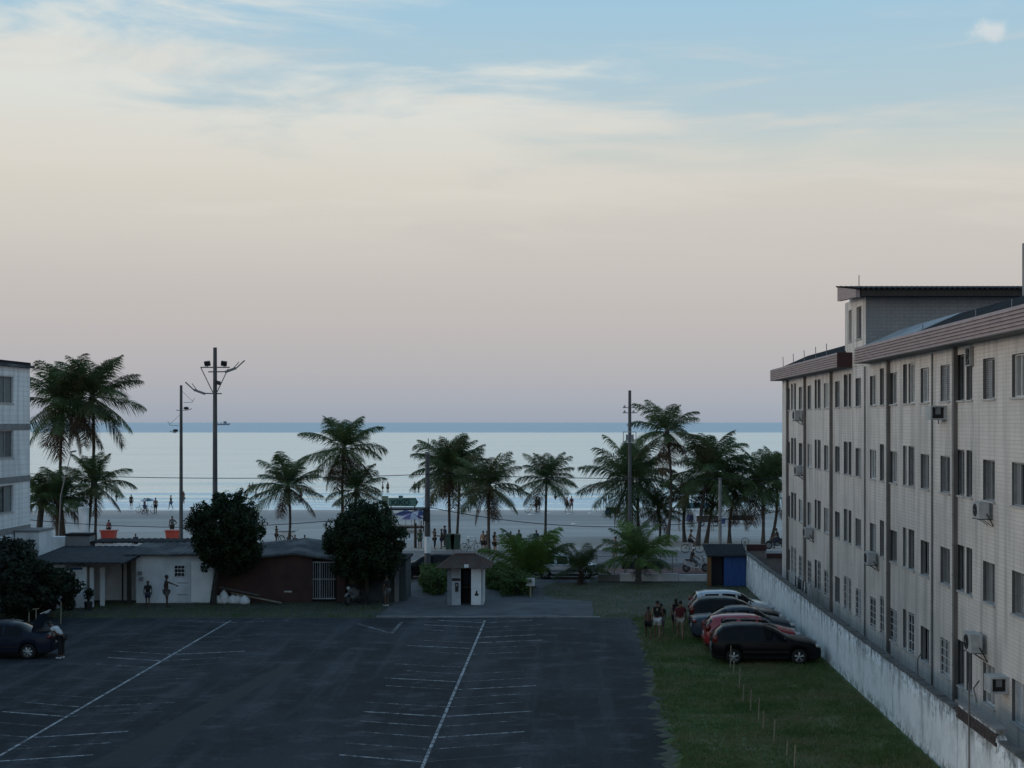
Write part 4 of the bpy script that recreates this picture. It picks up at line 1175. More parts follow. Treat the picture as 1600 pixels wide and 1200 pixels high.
def palm(label, base, top, Lpx, n, seed, trunk_r=.13, lo=-42, mats=None, cat='palm tree', nm='coconut_palm', dead=3, hi=84, nuts=True, group=None):
    rs = random.Random(seed)
    Y = GY(base[1]) if Y_OVER is None else Y_OVER
    zb = sandz(Y)
    bx_ = px2x(base[0], Y); tz = CAM_H - (top[1] - 660) * Y / FPX; tx = px2x(top[0], Y) - bx_
    Lm = Lpx * Y / FPX
    t = thing(nm, label, cat, (bx_, Y, zb), 0, group)
    tz -= zb
    pts = []; rad = []; k = 14; cur = rs.uniform(-.35, .35)
    ty = rs.uniform(-.3, .3)
    for i in range(k + 1):
        u = i / k
        pts.append((tx * u + cur * math.sin(math.pi * u) * min(1, tz / 6), ty * u, -.1 + (tz + .1) * u)); rad.append(trunk_r * (1.45 - .6 * min(1, u * 4)) if u < .25 else trunk_r * (.85 - .12 * u) + .008 * (i % 2))
    MB().tube(pts, rad, 9).build('trunk', M_TRUNK, t)
    hd = Vector(pts[-1])
    MB().ell((hd.x, hd.y, hd.z + .02), (trunk_r * 1.5, trunk_r * 1.5, .35 if nm == 'coconut_palm' else .15), 10, 8).build('crown_shaft', M_TRUNK, t)
    ga = 2.39996
    for i in range(n):
        u = (i + .5) / n
        el = hi - (hi - lo) * u ** 1.25 + rs.uniform(-6, 6)
        el = min(86, round(el / 6) * 6)
        mm = (mats or (M_FROND, M_FROND, M_FROND2))[rs.randrange(3)]
        if i >= n - dead: mm = M_FRONDD; el = min(el, -36)
        o = link('frond', frond_mesh(el, rs.randrange(2), mm), t)
        o.location = hd + Vector((0, 0, .12 * (1 - u)))
        sL = Lm * (rs.uniform(.86, 1.08) if u > .12 else rs.uniform(.7, .95))
        o.scale = (sL,) * 3
        o.rotation_euler = (0, rs.uniform(-.3, .3), ga * i + seed + rs.uniform(-.25, .25))
    if nuts:
        mb = MB()
        for i in range(7):
            a = rs.uniform(0, 6.28); mb.ell((hd.x + .25 * math.cos(a), hd.y + .25 * math.sin(a), hd.z - .12 - .18 * rs.random()), (.11, .11, .14), 7, 5)
        mb.build('coconut_cluster', mat('coconut', (.085, .075, .035), (.05, .045, .025), 3, .8), t)
    return t
Y_OVER = None
DK = (M_FROND, M_FROND, M_FROND2)
palm('tall palm growing closest to the wall of the white grey-banded block', (100, 846), (97, 632), 88, 30, 1, .16, -70, dead=5)
palm('tall palm leaning toward the sea lamps, twin of the palm by the left block', (134, 846), (143, 622), 84, 28, 2, .15, -62, dead=4)
palm('short thick trunked palm beside the white annex', (62, 850), (66, 786), 64, 20, 3, .30, -20, dead=1)
palm('short stout palm under the two tallest palms, second from the white annex', (93, 850), (95, 784), 62, 20, 4, .28, -20, dead=2)
palm('small bushy palm behind the porch, right of the two tallest palms', (148, 848), (148, 758), 62, 24, 5, .13, -45)
palm('slim palm with spread fronds standing between the two round trees', (451, 850), (449, 762), 64, 26, 6, .12, -48)
palm('tall palm with brown hanging fronds rising behind the round tree by the driveway', (537, 852), (538, 702), 72, 26, 7, .13, -66, dead=6)
palm('lower palm tucked behind the tall brown-fronded palm', (557, 854), (556, 768), 60, 22, 8, .13, -45, dead=2)
palm('dense palm with a straight trunk beside the white-banded pole', (703, 855), (702, 735), 74, 30, 9, .13, -50)
palm('palm with a pale thin trunk crowded against the dense palm by the white-banded pole', (713, 852), (718, 738), 62, 20, 10, .12, -50)
palm('leaning frond palm behind the guard booth roof', (764, 868), (764, 762), 68, 26, 11, .13, -56)
palm('neat palm standing alone above the bushy ground palm', (852, 848), (854, 750), 56, 25, 12, .12, -44)
palm('wide drooping palm around the floodlight pole', (985, 846), (984, 752), 84, 26, 13, .22, -62, dead=3)
palm('drooping palm crowded behind the floodlight pole palm', (1000, 840), (1002, 742), 62, 18, 14, .15, -56, dead=2)
palm('tallest slender palm right of the floodlight pole', (1042, 852), (1042, 676), 66, 22, 15, .13, -52)
palm('big palm with high upright fronds beside the grey concrete post', (1090, 852), (1106, 738), 82, 26, 16, .16, -58, dead=2)
palm('drooping palm close behind the grey concrete post', (1103, 848), (1120, 742), 66, 18, 17, .15, -56, dead=2)
palm('low palm between the tallest slender palm and the concrete post', (1070, 846), (1072, 778), 54, 16, 18, .15, -46, dead=2)
palm('palm against the sea end of the apartment block', (1192, 852), (1190, 758), 68, 24, 19, .15, -56, dead=2)
palm('palm half hidden behind the corner of the apartment block', (1204, 848), (1214, 752), 70, 22, 20, .14, -56, dead=2)
palm('shaggy palm between the concrete post and the corner palms', (1140, 848), (1148, 772), 60, 18, 21, .15, -54, dead=2)
palm('small young palm under the tallest slender palm', (1030, 846), (1028, 800), 46, 18, 22, .12, -40, nuts=False)
Y_OVER = 82.0
BR = (M_FRONDB, M_FRONDB, M_FROND)
palm('bushy ground palm with fronds rising from the soil behind the small sign', (826, 918), (827, 908), 96, 15, 23, .20, 50, BR, dead=1, nm='young_palm', nuts=False)
Y_OVER = 84.6
palm('little dark palm in front of the silver car', (908, 911), (908, 893), 50, 16, 24, .16, 0, DK, dead=1, nm='young_palm', nuts=False)
palm('bright green young palm in front of the black board', (998, 911), (998, 876), 72, 22, 25, .22, -8, BR, dead=1, nm='young_palm', nuts=False)
Y_OVER = None

# grass: blades standing on the lawn, nobody could count them
def grass(name, label, n, xa, xb, ya, yb, seed, hmin, hmax, m, dens=None):
    rs = np.random.RandomState(seed)
    x = rs.uniform(xa, xb, n); y = ya + (yb - ya) * rs.uniform(0, 1, n) ** 1.25
    keep = .6 * vnoise(x * .7 + 50, y * .35 + 50, seed) + .4 * vnoise(x * 2.3 + 9, y * 1.4 + 5, seed + 7) + .7 * rs.rand(n) > .62
    if dens is not None: keep &= dens(x, y)
    x, y = x[keep], y[keep]; n = len(x)
    h = rs.uniform(hmin, hmax, n) * (.6 + .8 * vnoise(x * .5 + 9, y * .5 + 9, seed + 1)); a = rs.uniform(0, 6.28, n); w = .018
    lean = rs.uniform(0, .6, n) * h; b = rs.uniform(0, 6.28, n)
    V = np.stack([np.stack([x - w * np.cos(a), y - w * np.sin(a), np.zeros(n)], -1), np.stack([x + w * np.cos(a), y + w * np.sin(a), np.zeros(n)], -1),
                  np.stack([x + lean * np.cos(b), y + lean * np.sin(b), h], -1)], 1).reshape(-1, 3)
    tag(link(name, np_mesh(name, V, np.arange(n * 3).reshape(-1, 3), m)), label, 'grass', kind='stuff')
grass('lawn_grass', 'short green and straw coloured grass beside the white wall', 120000, 2.6, 10.2, 34, 70, 3, .04, .13, M_BLADE, lambda x, y: x > 2.9 + .4 * vnoise(y * 1.7, y * 0, 8))
grass('verge_grass', 'scruffy grass along the foot of the sheds', 9000, -29, -9.6, 69.9, 75.4, 4,   .03, .10, M_BLADE)
grass('clearing_grass', 'thin trodden grass before the low front wall', 12000, -1.6, 10.2, 70, 84.5, 5, .03, .10, M_BLADE, lambda x, y: (x > 1.2) | (y > 77.3))

# ================================================================== VEHICLES
def paint(name, c, metal=.1):
    return mat('car_paint_' + name, c, tuple(v * .85 for v in c), 3, .34, metal=metal, coat=(.8 if max(c) > .08 else .10), spec=(.5 if max(c) > .08 else .14), obj=True, contrast=(.2, .8))
M_CARGLASS = mat('car_glass', (.010, .012, .015), (.007, .009, .011), 1, .06, spec=.12)
M_LAMP = mat('headlamp_lens', (.50, .52, .54), (.36, .38, .40), 6, .12, spec=.7)
M_TAIL = mat('tail_lamp_red', (.16, .012, .012), (.10, .008, .008), 6, .2, spec=.6)
M_PLATE = mat('number_plate', (.36, .37, .38), (.28, .29, .30), 8, .5)
def interp(tab, x):
    for (a, va), (b, vb) in zip(tab, tab[1:]):
        if x <= b:
            u = 0 if b == a else (x - a) / (b - a); u = min(1, max(0, u)); u = u * u * (3 - 2 * u) * .5 + u * .5
            return va + (vb - va) * u
    return tab[-1][1]
CARS = {
 'hatch': dict(L=4.0, W=1.70, top=[(-.5, .78), (-.492, .98), (-.455, 1.24), (-.41, 1.42), (-.30, 1.49), (-.08, 1.51), (.04, 1.47), (.10, 1.39), (.255, 1.04), (.285, 1.0), (.42, .89), (.475, .78), (.5, .62)],
    belt=.93, side=(-.335, .215), pill=(-.17, -.13, .03, .055), ws=(.095, .25), rw=(-.49, -.425), wb=(-.31, .325)),
 'wagon': dict(L=4.3, W=1.74, top=[(-.5, .84), (-.492, 1.02), (-.455, 1.27), (-.395, 1.46), (-.28, 1.53), (-.12, 1.54), (-.02, 1.50), (.045, 1.41), (.225, 1.05), (.255, 1.01), (.40, .93), (.472, .82), (.5, .66)],
    belt=.96, side=(-.405, .19), pill=(-.25, -.215, -.03, -.004), ws=(.04, .22), rw=(-.488, -.405), wb=(-.305, .295)),
 'sedan': dict(L=4.5, W=1.76, top=[(-.5, .80), (-.49, .99), (-.45, 1.06), (-.33, 1.10), (-.30, 1.13), (-.17, 1.40), (-.10, 1.46), (.0, 1.475), (.06, 1.45), (.12, 1.37), (.26, 1.03), (.29, .99), (.42, .89), (.48, .77), (.5, .62)],
    belt=.95, side=(-.245, .22), pill=(-.09, -.065, .05, .072), ws=(.11, .255), rw=(-.30, -.165), wb=(-.30, .315)),
}
def car_meshes(kind, paint_m, open_boot=False):
    C = CARS[kind]; L, W = C['L'], C['W']; w = W / 2; wr_ = .335; arch = .375
    xs = set(np.linspace(-.5, .5, 61).tolist()) | {-.497, -.488, .488, .497}
    for wx in C['wb']:
        for t in np.linspace(0, math.pi, 13): xs.add(wx + arch / L * math.cos(t))
    for k in C['side'] + C['pill'] + C['ws'] + C['rw']: xs.add(k)
    xs = sorted(xs); q = [xs[0]]
    for x in xs[1:]:
        if x - q[-1] > .0025: q.append(x)
        elif x in C['side'] + C['pill'] + C['ws'] + C['rw']: q[-1] = x
    xs = q
    NP = 11
    rows = []
    for x in xs:
        zt = interp(C['top'], x); e = abs(x)
        plan = 1 - .17 * max(0, (e - .36) / .14) ** 2.2
        zb = .21 + .10 * max(0, (e - .44) / .06) ** 2
        ar = 0
        for wx in C['wb']:
            d = (x - wx) * L
            if abs(d) < arch: ar = max(ar, .31 + math.sqrt(arch * arch - d * d))
        belt = min(C['belt'] + .03 * (-x), zt - .05)
        cab = min(1, max(0, (zt - C['belt'] - .04) / .4))
        wt = w * plan * (.90 - .15 * cab)
        zo = max(zb, ar)
        z2 = max(zb + .12, zo + .008); z3 = max(.56, z2 + .02); z3 = min(z3, belt - .06); z2 = min(z2, z3 - .01)
        wp = w * plan
        pts = [(0, zb), (wp * .86, zb if not ar else zo - .001), (wp * .96, zo), (wp * .985, z2), (wp, max(z3, z2 + .005)), (wp * .985, belt - .09 if belt - .09 > z3 else z3 + .02), (wp * .95, belt),
               (wp * .95 * .45 + wt * .55, belt + (zt - .09 - belt) * .55 if cab > .2 else belt + (zt - .05 - belt) * .55), (wt, zt - .045 - .045 * cab), (wt * .86, zt - .01), (0, zt + .012)]
        rows.append([(x * L, y, z) for y, z in pts])
    parts = {}
    def put(nm, vs): parts.setdefault(nm, []).append(vs)
    (s0, s1), (pa, pb, pc, pd), (w0, w1), (r0, r1) = C['side'], C['pill'], C['ws'], C['rw']
    for i in range(len(xs) - 1):
        xm = (xs[i] + xs[i + 1]) / 2
        for j in range(NP - 1):
            nm = 'body'
            zt = interp(C['top'], xm)
            if j in (6, 7) and s0 < xm < s1 and zt - C['belt'] > .13:
                if xm < pa: nm = 'side_window_a'
                elif pb < xm < pc: nm = 'side_window_b'
                elif xm > pd: nm = 'side_window_c'
                if j == 7 and nm != 'body' and zt < C['belt'] + .2: nm = 'body'
            if j in (8, 9) and w0 < xm < w1: nm = 'windshield'
            if j in (8, 9) and r0 < xm < r1: nm = 'rear_window'
            if nm == 'body' and j in (1, 2): nm = 'sill_trim'
            quad = [rows[i][j], rows[i + 1][j], rows[i + 1][j + 1], rows[i][j + 1]]
            put(nm + ('_l' if nm.startswith('side') else ''), quad)
            put(nm + ('_r' if nm.startswith('side') else ''), [(x, -y, z) for x, y, z in reversed(quad)])
    for r in (rows[0], rows[-1]):
        put('body', r + [(x, -y, z) for x, y, z in reversed(r[1:-1])])
    out = []
    for nm, fs in parts.items():
        mb = MB()
        for f in fs: mb.add(f, [tuple(range(len(f)))], True)
        me = mb.mesh(nm.split('_l')[0])
        bm = bmesh.new(); bm.from_mesh(me); bmesh.ops.remove_doubles(bm, verts=bm.verts[:], dist=.0008); bmesh.ops.recalc_face_normals(bm, faces=bm.faces[:])
        bm.to_mesh(me); bm.free()
        me.polygons.foreach_set('use_smooth', [True] * len(me.polygons))
        base = 'side_window' if nm.startswith('side') else nm
        me.materials.append(paint_m if base == 'body' else M_BLACK if base == 'sill_trim' else M_CARGLASS)
        out.append((base, me))
    return out, C, rows, xs
tyre_me = None
def car(kind, label, loc, heading, paint_m, rails=False, open_boot=False, nm='parked_car', spokes=5, group=None):
    """heading: angle of the car's nose in the ground plane"""
    global tyre_me
    t = thing(nm, label, 'car', loc, heading, group)
    ms, C, rows, xs = car_meshes(kind, paint_m)
    L, W = C['L'], C['W']; w = W / 2
    body = None
    for nm_, me in ms:
        o = link(nm_, me, t)
        if nm_ == 'body': body = o
    for wx in C['wb']:
        for s in (-1, 1):
            mb = MB(); mb.torus((0, 0, 0), .235, .085, 'y', 24, 8)
            wo = mb.build('wheel', M_RUBBER, t, (wx * L, s * (w - .10), .32))
            mb = MB(); mb.torus((0, s * .05, 0), .195, .018, 'y', 22, 6)
            for k in range(spokes):
                a = 2 * math.pi * k / spokes + .3
                for da in (-.13, .13):
                    mb.tube([(.03 * math.cos(a), s * .075, .03 * math.sin(a)), (.19 * math.cos(a + da), s * .055, .19 * math.sin(a + da))], [.028, .022], 5)
            mb.ell((0, s * .075, 0), (.045, .02, .045), 10, 6)
            mb.build('rim', M_RIM, wo)
            MB().tube([(0, s * -.06, 0), (0, s * .03, 0)], .185, 18).build('brake_disc', M_BLACK, wo)
            MB().box(wx * L - .37, wx * L + .37, min(s * .35, s * (w - .2)), max(s * .35, s * (w - .2)), .3, .68).build('wheel_well', M_DARK, t)
    fx, rx = L / 2, -L / 2
    for s in (-1, 1):
        MB().ell((fx - .17, s * (w * .74), .74), (.20, .16, .085), 12, 8).build('headlight', M_LAMP, t)
        if kind == 'sedan': MB().ell((rx + .10, s * w * .72, .90), (.13, .20, .09), 12, 8).build('tail_light', M_TAIL, t)
        else: MB().ell((rx + .13, s * w * .80, 1.0), (.13, .10, .19), 12, 8).build('tail_light', M_TAIL, t)
        mir = MB().ell((L * (C['side'][1] - .03), s * (w + .09), 1.02), (.06, .11, .08), 10, 8).build('wing_mirror', paint_m, t)
        for px_ in (C['pill'][1] - .06, C['pill'][3] - .05):
            MB().box(px_ * L - .09, px_ * L + .09, s * w - .012, s * w + .018, .80, .83).build('door_handle', paint_m, t)
        for px_ in (C['pill'][1] - .015, C['pill'][3] - .02, C['side'][1] + .02):
            MB().box(px_ * L - .004, px_ * L + .004, s * (w * .985) - .004, s * (w * .99) + .004, .40, .86).build('door_seam', M_DARK, t)
        MB().box(-.22 * L, .2 * L, s * w - .01, s * w + .014, .50, .54).build('side_moulding', M_BLACK, t)
        if rails: MB().tube([(-.38 * L, s * w * .70, 1.56), (-.34 * L, s * w * .72, 1.62), (.02 * L, s * w * .72, 1.61), (.06 * L, s * w * .70, 1.54)], .018, 6).build('roof_rail', M_ALU, t)
    MB().box(fx - .05, fx + .012, -.42, .42, .56, .66).build('grille', M_BLACK, t)
    MB().box(fx - .06, fx + .015, -.5, .5, .34, .46).build('air_intake', M_BLACK, t)
    MB().box(rx - .02, rx + .02, -.21, .21, .66 if kind != 'sedan' else .60, .79 if kind != 'sedan' else .72).build('number_plate', M_PLATE, t)
    MB().box(rx - .03, rx + .12, -w * .74, w * .74, .44, .56).build('rear_bumper', paint_m if kind != 'wagon' else M_BLACK, t)
    MB().tube([(-.34 * L, 0, 1.45 if kind != 'sedan' else 1.1), (-.38 * L, 0, 1.80 if kind != 'sedan' else 1.25)], .006, 4).build('aerial', M_BLACK, t)
    MB().box(-.44 * L, .44 * L, -w * .7, w * .7, .19, .24).build('underbody', M_DARK, t)
    if open_boot:
        # raised boot lid hinged behind the rear window
        lid = MB(); hx, hz = -.315 * L, 1.12
        prof = [(0, 0), (-.10, .30), (-.24, .62), (-.34, .72), (-.40, .70), (-.30, .55), (-.17, .27), (-.06, -.02)]
        lid.prism([(hx + a, hz + b) for a, b in prof], -w * .72, w * .72)
        lo = lid.build('boot_lid', paint_m, t)
        MB().box(rx + .2, hx - .12, -w * .66, w * .66, 1.075, 1.12).build('boot_opening', M_DARK, t)
        MB().box(hx - .46, hx - .41, -.2, .2, hz + .66, hz + .74).build('number_plate', M_PLATE, lo)
    return t
def carpos(cy, rear_px, kind): 
    return (px2x(rear_px, cy) + CARS[kind]['L'] / 2, cy, 0)
car('wagon', 'glossy black estate car with alloy wheels nose to the white wall, end of the row', carpos(57.1, 1111, 'wagon'), R(-1), paint('black', (.004, .004, .0055), 0), rails=True)
car('hatch', 'red hatchback parked beside the glossy black estate car', carpos(60.1, 1099, 'hatch'), R(1), paint('red', (.30, .012, .020)))
car('sedan', 'dark blue-grey car parked beyond the red hatchback', carpos(62.9, 1080, 'sedan'), R(0), paint('bluegrey', (.035, .050, .068)))
car('wagon', 'black car between the dark blue-grey car and the silver car', carpos(65.7, 1076, 'wagon'), R(-1.5), paint('black2', (.006, .0065, .008), 0))
car('hatch', 'silver car with a pale roof, farthest along the white wall', (px2x(1078, 68.5) + 2.0, 68.6, 0), R(1), paint('silver', (.45, .49, .53), .25))
g = G(64, 1032)
car('sedan', 'dark navy saloon with its boot lid raised on the left of the lot', (px2x(88, 58.3) - 2.25, 58.3, 0), math.pi + R(2), paint('navy', (.012, .018, .034)), open_boot=True, spokes=7)
car('hatch', 'silver hatchback parked on the roadside behind the little dark palm', (px2x(934, 87.9) - 2.0, 87.9, -.012), 0, paint('silver2', (.50, .53, .56), .15))
car('hatch', 'black hatchback at the roadside behind the guard booth', (px2x(622, 87.9) + 2.0, 87.9, -.012), math.pi, paint('black3', (.006, .0065, .008), 0))

def wheel_mb(mb, x, z, r, tr, n=22, spokes=10):
    mb.torus((x, 0, z), r - tr, tr, 'y', n, 6)
    for k in range(spokes):
        a = 2 * math.pi * k / spokes
        mb.tube([(x, 0, z), (x + (r - tr) * math.cos(a), 0, z + (r - tr) * math.sin(a))], .005, 3, False)
    return mb
def bicycle(label, loc, rz, m_frame, group=None):
    t = thing('bicycle', label, 'bicycle', loc, rz, group)
    for x in (-.52, .52):
        wheel_mb(MB(), x, .33, .33, .02).build('wheel', M_RUBBER, t)
    mb = MB()
    P = dict(r=(-.52, 0, .33), b=(-.08, 0, .28), s=(-.2, 0, .78), h=(.36, 0, .80), f=(.52, 0, .33))
    for a, b in (('r', 'b'), ('r', 's'), ('b', 's'), ('s', 'h'), ('b', 'h'), ('h', 'f')): mb.tube([P[a], P[b]], .018, 6)
    mb.build('frame', m_frame, t)
    MB().tube([(.34, -.26, 1.0), (.38, -.1, 1.02), (.36, 0, .98), (.38, .1, 1.02), (.34, .26, 1.0)], .014, 6).tube([(.36, 0, .8), (.35, 0, .99)], .014, 6).build('handlebar', M_STEEL, t)
    MB().ell((-.22, 0, .88), (.14, .08, .04), 10, 6).tube([(-.2, 0, .76), (-.22, 0, .87)], .014, 6).build('saddle', M_BLACK, t)
    mb = MB(); mb.torus((-.08, .05, .28), .09, .01, 'y', 14, 4); mb.tube([(-.08, .06, .28), (-.02, .1, .14), (-.02, .16, .14)], .01, 4); mb.tube([(-.08, -.06, .28), (-.14, -.1, .42), (-.14, -.16, .42)], .01, 4); mb.build('crank', M_STEEL, t)
    return t
def motorbike(label, loc, rz, m_body, scooter=False, group=None):
    t = thing('motor_scooter' if scooter else 'motorcycle', label, 'scooter' if scooter else 'motorcycle', loc, rz, group)
    r = .26 if scooter else .29
    for x in (-.60, .62): MB().torus((x, 0, r), r - .06, .06, 'y', 20, 7).build('wheel', M_RUBBER, t).parent = t
    for x in (-.60, .62): MB().tube([(x, -.05, r), (x, .05, r)], r - .1, 14).build('rim', M_STEEL, t)
    if scooter:
        MB().prism([(-.75, .50), (-.65, .72), (-.15, .74), (-.02, .36), (.30, .30), (.32, .24), (-.05, .24), (-.35, .30)], -.13, .13).build('rear_body', m_body, t)
        MB().prism([(.27, .26), (.40, .95), (.50, .95), (.42, .60), (.38, .26)], -.16, .16).build('front_shield', m_body, t)
    else:
        MB().prism([(-.55, .62), (-.45, .80), (-.1, .80), (.05, .88), (.30, .86), (.34, .70), (.05, .40), (-.25, .36)], -.12, .12).build('tank', m_body, t)
        MB().ell((.0, 0, .38), (.25, .15, .17), 10, 8).build('engine', M_STEEL, t)
    MB().prism([(-.72, .74), (-.68, .82), (-.15, .80), (-.12, .75)], -.12, .12).build('seat', M_BLACK, t)
    MB().tube([(.62, 0, r), (.46, 0, .98)], .03, 6).build('fork', M_STEEL, t)
    MB().tube([(.36, -.34, 1.04), (.44, -.1, 1.0), (.44, .1, 1.0), (.36, .34, 1.04)], .018, 6).build('handlebar', M_BLACK, t)
    MB().ell((.54, 0, .90), (.08, .1, .1), 10, 8).build('headlight', M_LAMP, t)
    MB().ell((-.76, 0, .64), (.04, .08, .05), 8, 6).build('tail_light', M_TAIL, t)
    MB().prism([(.40, .52), (.62, .60), (.84, .50), (.80, .56), (.62, .66), (.44, .60)], -.07, .07).build('mudguard', m_body, t)
    MB().tube([(-.1, .14, .3), (-.75, .17, .34)], .04, 8).build('exhaust', M_STEEL, t)
    return t

# ================================================================== PEOPLE
BASE = dict(pel=(0, 0, .93), wst=(0, .0, 1.08), chs=(0, -.01, 1.29), nk=(0, -.01, 1.45), hb=(0, .015, 1.535), hm=(0, .02, 1.62), ht=(0, .01, 1.695),
            sl=(-.175, 0, 1.385), el=(-.235, -.02, 1.12), wl=(-.25, .05, .89), hl=(-.25, .075, .81), sr=(.175, 0, 1.385), er=(.235, -.02, 1.12), wr=(.25, .05, .89), hr=(.25, .075, .81),
            pl=(-.09, 0, .88), kl=(-.10, .02, .49), al=(-.10, -.02, .085), tl=(-.11, .13, .035), pr=(.09, 0, .88), kr=(.10, .02, .49), ar=(.10, -.02, .085), tr=(.11, .13, .035))
RAD = dict(pel=(.15, .115), wst=(.135, .10), chs=(.165, .115), nk=(.055, .055), hb=(.068, .075), hm=(.078, .095), ht=(.05, .06),
           sl=.062, el=.044, wl=.030, hl=(.022, .040), sr=.062, er=.044, wr=.030, hr=(.022, .040), pl=.098, kl=.060, al=.040, tl=.036, pr=.098, kr=.060, ar=.040, tr=.036)
EDG = [('pel', 'wst'), ('wst', 'chs'), ('chs', 'nk'), ('nk', 'hb'), ('hb', 'hm'), ('hm', 'ht'), ('chs', 'sl'), ('sl', 'el'), ('el', 'wl'), ('wl', 'hl'), ('chs', 'sr'), ('sr', 'er'), ('er', 'wr'), ('wr', 'hr'),
       ('pel', 'pl'), ('pl', 'kl'), ('kl', 'al'), ('al', 'tl'), ('pel', 'pr'), ('pr', 'kr'), ('kr', 'ar'), ('ar', 'tr')]
def rotx(p, c, a):
    a = R(a); y, z = p[1] - c[1], p[2] - c[2]
    return (p[0], c[1] + y * math.cos(a) - z * math.sin(a), c[2] + y * math.sin(a) + z * math.cos(a))
UP = ('wst', 'chs', 'nk', 'hb', 'hm', 'ht', 'sl', 'el', 'wl', 'hl', 'sr', 'er', 'wr', 'hr')
def pose(**kw):
    P = dict(BASE); P.update(kw); return P
def lean(P, a, names=UP, c=None):
    Q = dict(P); c = c or P['pel']
    for n in names: Q[n] = rotx(P[n], c, a)
    return Q
POSES = {
 'stand': BASE,
 'walk': pose(kl=(-.10, .16, .52), al=(-.10, .20, .10), tl=(-.11, .36, .06), kr=(.10, -.02, .50), ar=(.10, -.26, .14), tr=(.11, -.13, .04), el=(-.235, -.10, 1.14), wl=(-.24, -.12, .90), hl=(-.24, -.11, .82), er=(.235, .06, 1.13), wr=(.23, .20, .95), hr=(.23, .24, .88)),
 'chat': pose(el=(-.25, .06, 1.13), wl=(-.18, .28, 1.10), hl=(-.15, .36, 1.12), kr=(.13, .04, .49), ar=(.15, .02, .085), tr=(.18, .16, .035)),
 'point': pose(er=(.34, .16, 1.32), wr=(.46, .38, 1.22), hr=(.49, .46, 1.19), el=(-.24, -.06, 1.13), wl=(-.27, .0, .90), hl=(-.27, .02, .82), kl=(-.13, .05, .49), al=(-.15, .08, .085), tl=(-.16, .23, .035)),
 'hip': pose(el=(-.38, -.06, 1.14), wl=(-.20, .04, 1.02), hl=(-.15, .05, 1.0)),
 'bend': lean(pose(el=(-.24, .10, 1.18), wl=(-.20, .34, 1.14), hl=(-.18, .42, 1.13), er=(.24, .10, 1.18), wr=(.20, .34, 1.14), hr=(.18, .42, 1.13)), -48),
 'ride': lean(pose(kl=(-.13, .38, .66), al=(-.13, .30, .24), tl=(-.13, .45, .20), kr=(.13, .40, .78), ar=(.13, .24, .42), tr=(.13, .39, .38), pl=(-.10, .04, .91), pr=(.10, .04, .91),
             el=(-.26, .18, 1.18), wl=(-.28, .42, 1.10), hl=(-.27, .49, 1.07), er=(.26, .18, 1.18), wr=(.28, .42, 1.10), hr=(.27, .49, 1.07)), -12),
 'sit': pose(pel=(0, 0, .17), wst=(0, -.03, .32), chs=(0, -.02, .54), nk=(0, .0, .70), hb=(0, .03, .785), hm=(0, .04, .87), ht=(0, .03, .945), sl=(-.175, 0, .635), sr=(.175, 0, .635), el=(-.24, .1, .40), wl=(-.16, .30, .44), hl=(-.12, .37, .45), er=(.24, .1, .40), wr=(.16, .30, .44), hr=(.12, .37, .45),
             pl=(-.10, .03, .14), kl=(-.16, .36, .46), al=(-.15, .52, .085), tl=(-.15, .66, .035), pr=(.10, .03, .14), kr=(.16, .36, .46), ar=(.15, .52, .085), tr=(.15, .66, .035)),
}
def skin_mesh(name, P, verts, edges, rad, grow=0.0, sub=1):
    me = bpy.data.meshes.new(name)
    idx = {n: i for i, n in enumerate(verts)}
    me.from_pydata([P[n] if isinstance(n, str) else n for n in verts], [(idx[a], idx[b]) for a, b in edges], [])
    o = bpy.data.objects.new(name, me); COL.objects.link(o)
    m = o.modifiers.new('s', 'SKIN'); m.use_smooth_shade = True
    sl = me.skin_vertices[0] if me.skin_vertices else None
    if sl is None:
        bpy.context.view_layer.update(); sl = me.skin_vertices[0]
    for i, n in enumerate(verts):
        r = rad[n]; r = (r, r) if not isinstance(r, tuple) else r
        sl.data[i].radius = (r[0] + grow, r[1] + grow); sl.data[i].use_root = (i == 0)
    if sub:
        ss = o.modifiers.new('u', 'SUBSURF'); ss.levels = sub; ss.render_levels = sub
    dg = bpy.context.evaluated_depsgraph_get()
    ev = bpy.data.meshes.new_from_object(o.evaluated_get(dg))
    ev.name = name
    bpy.data.objects.remove(o); bpy.data.meshes.remove(me)
    ev.polygons.foreach_set('use_smooth', [True] * len(ev.polygons))
    ev.materials.clear(); ev.materials.append(M_GREY)
    return ev
PM = {}
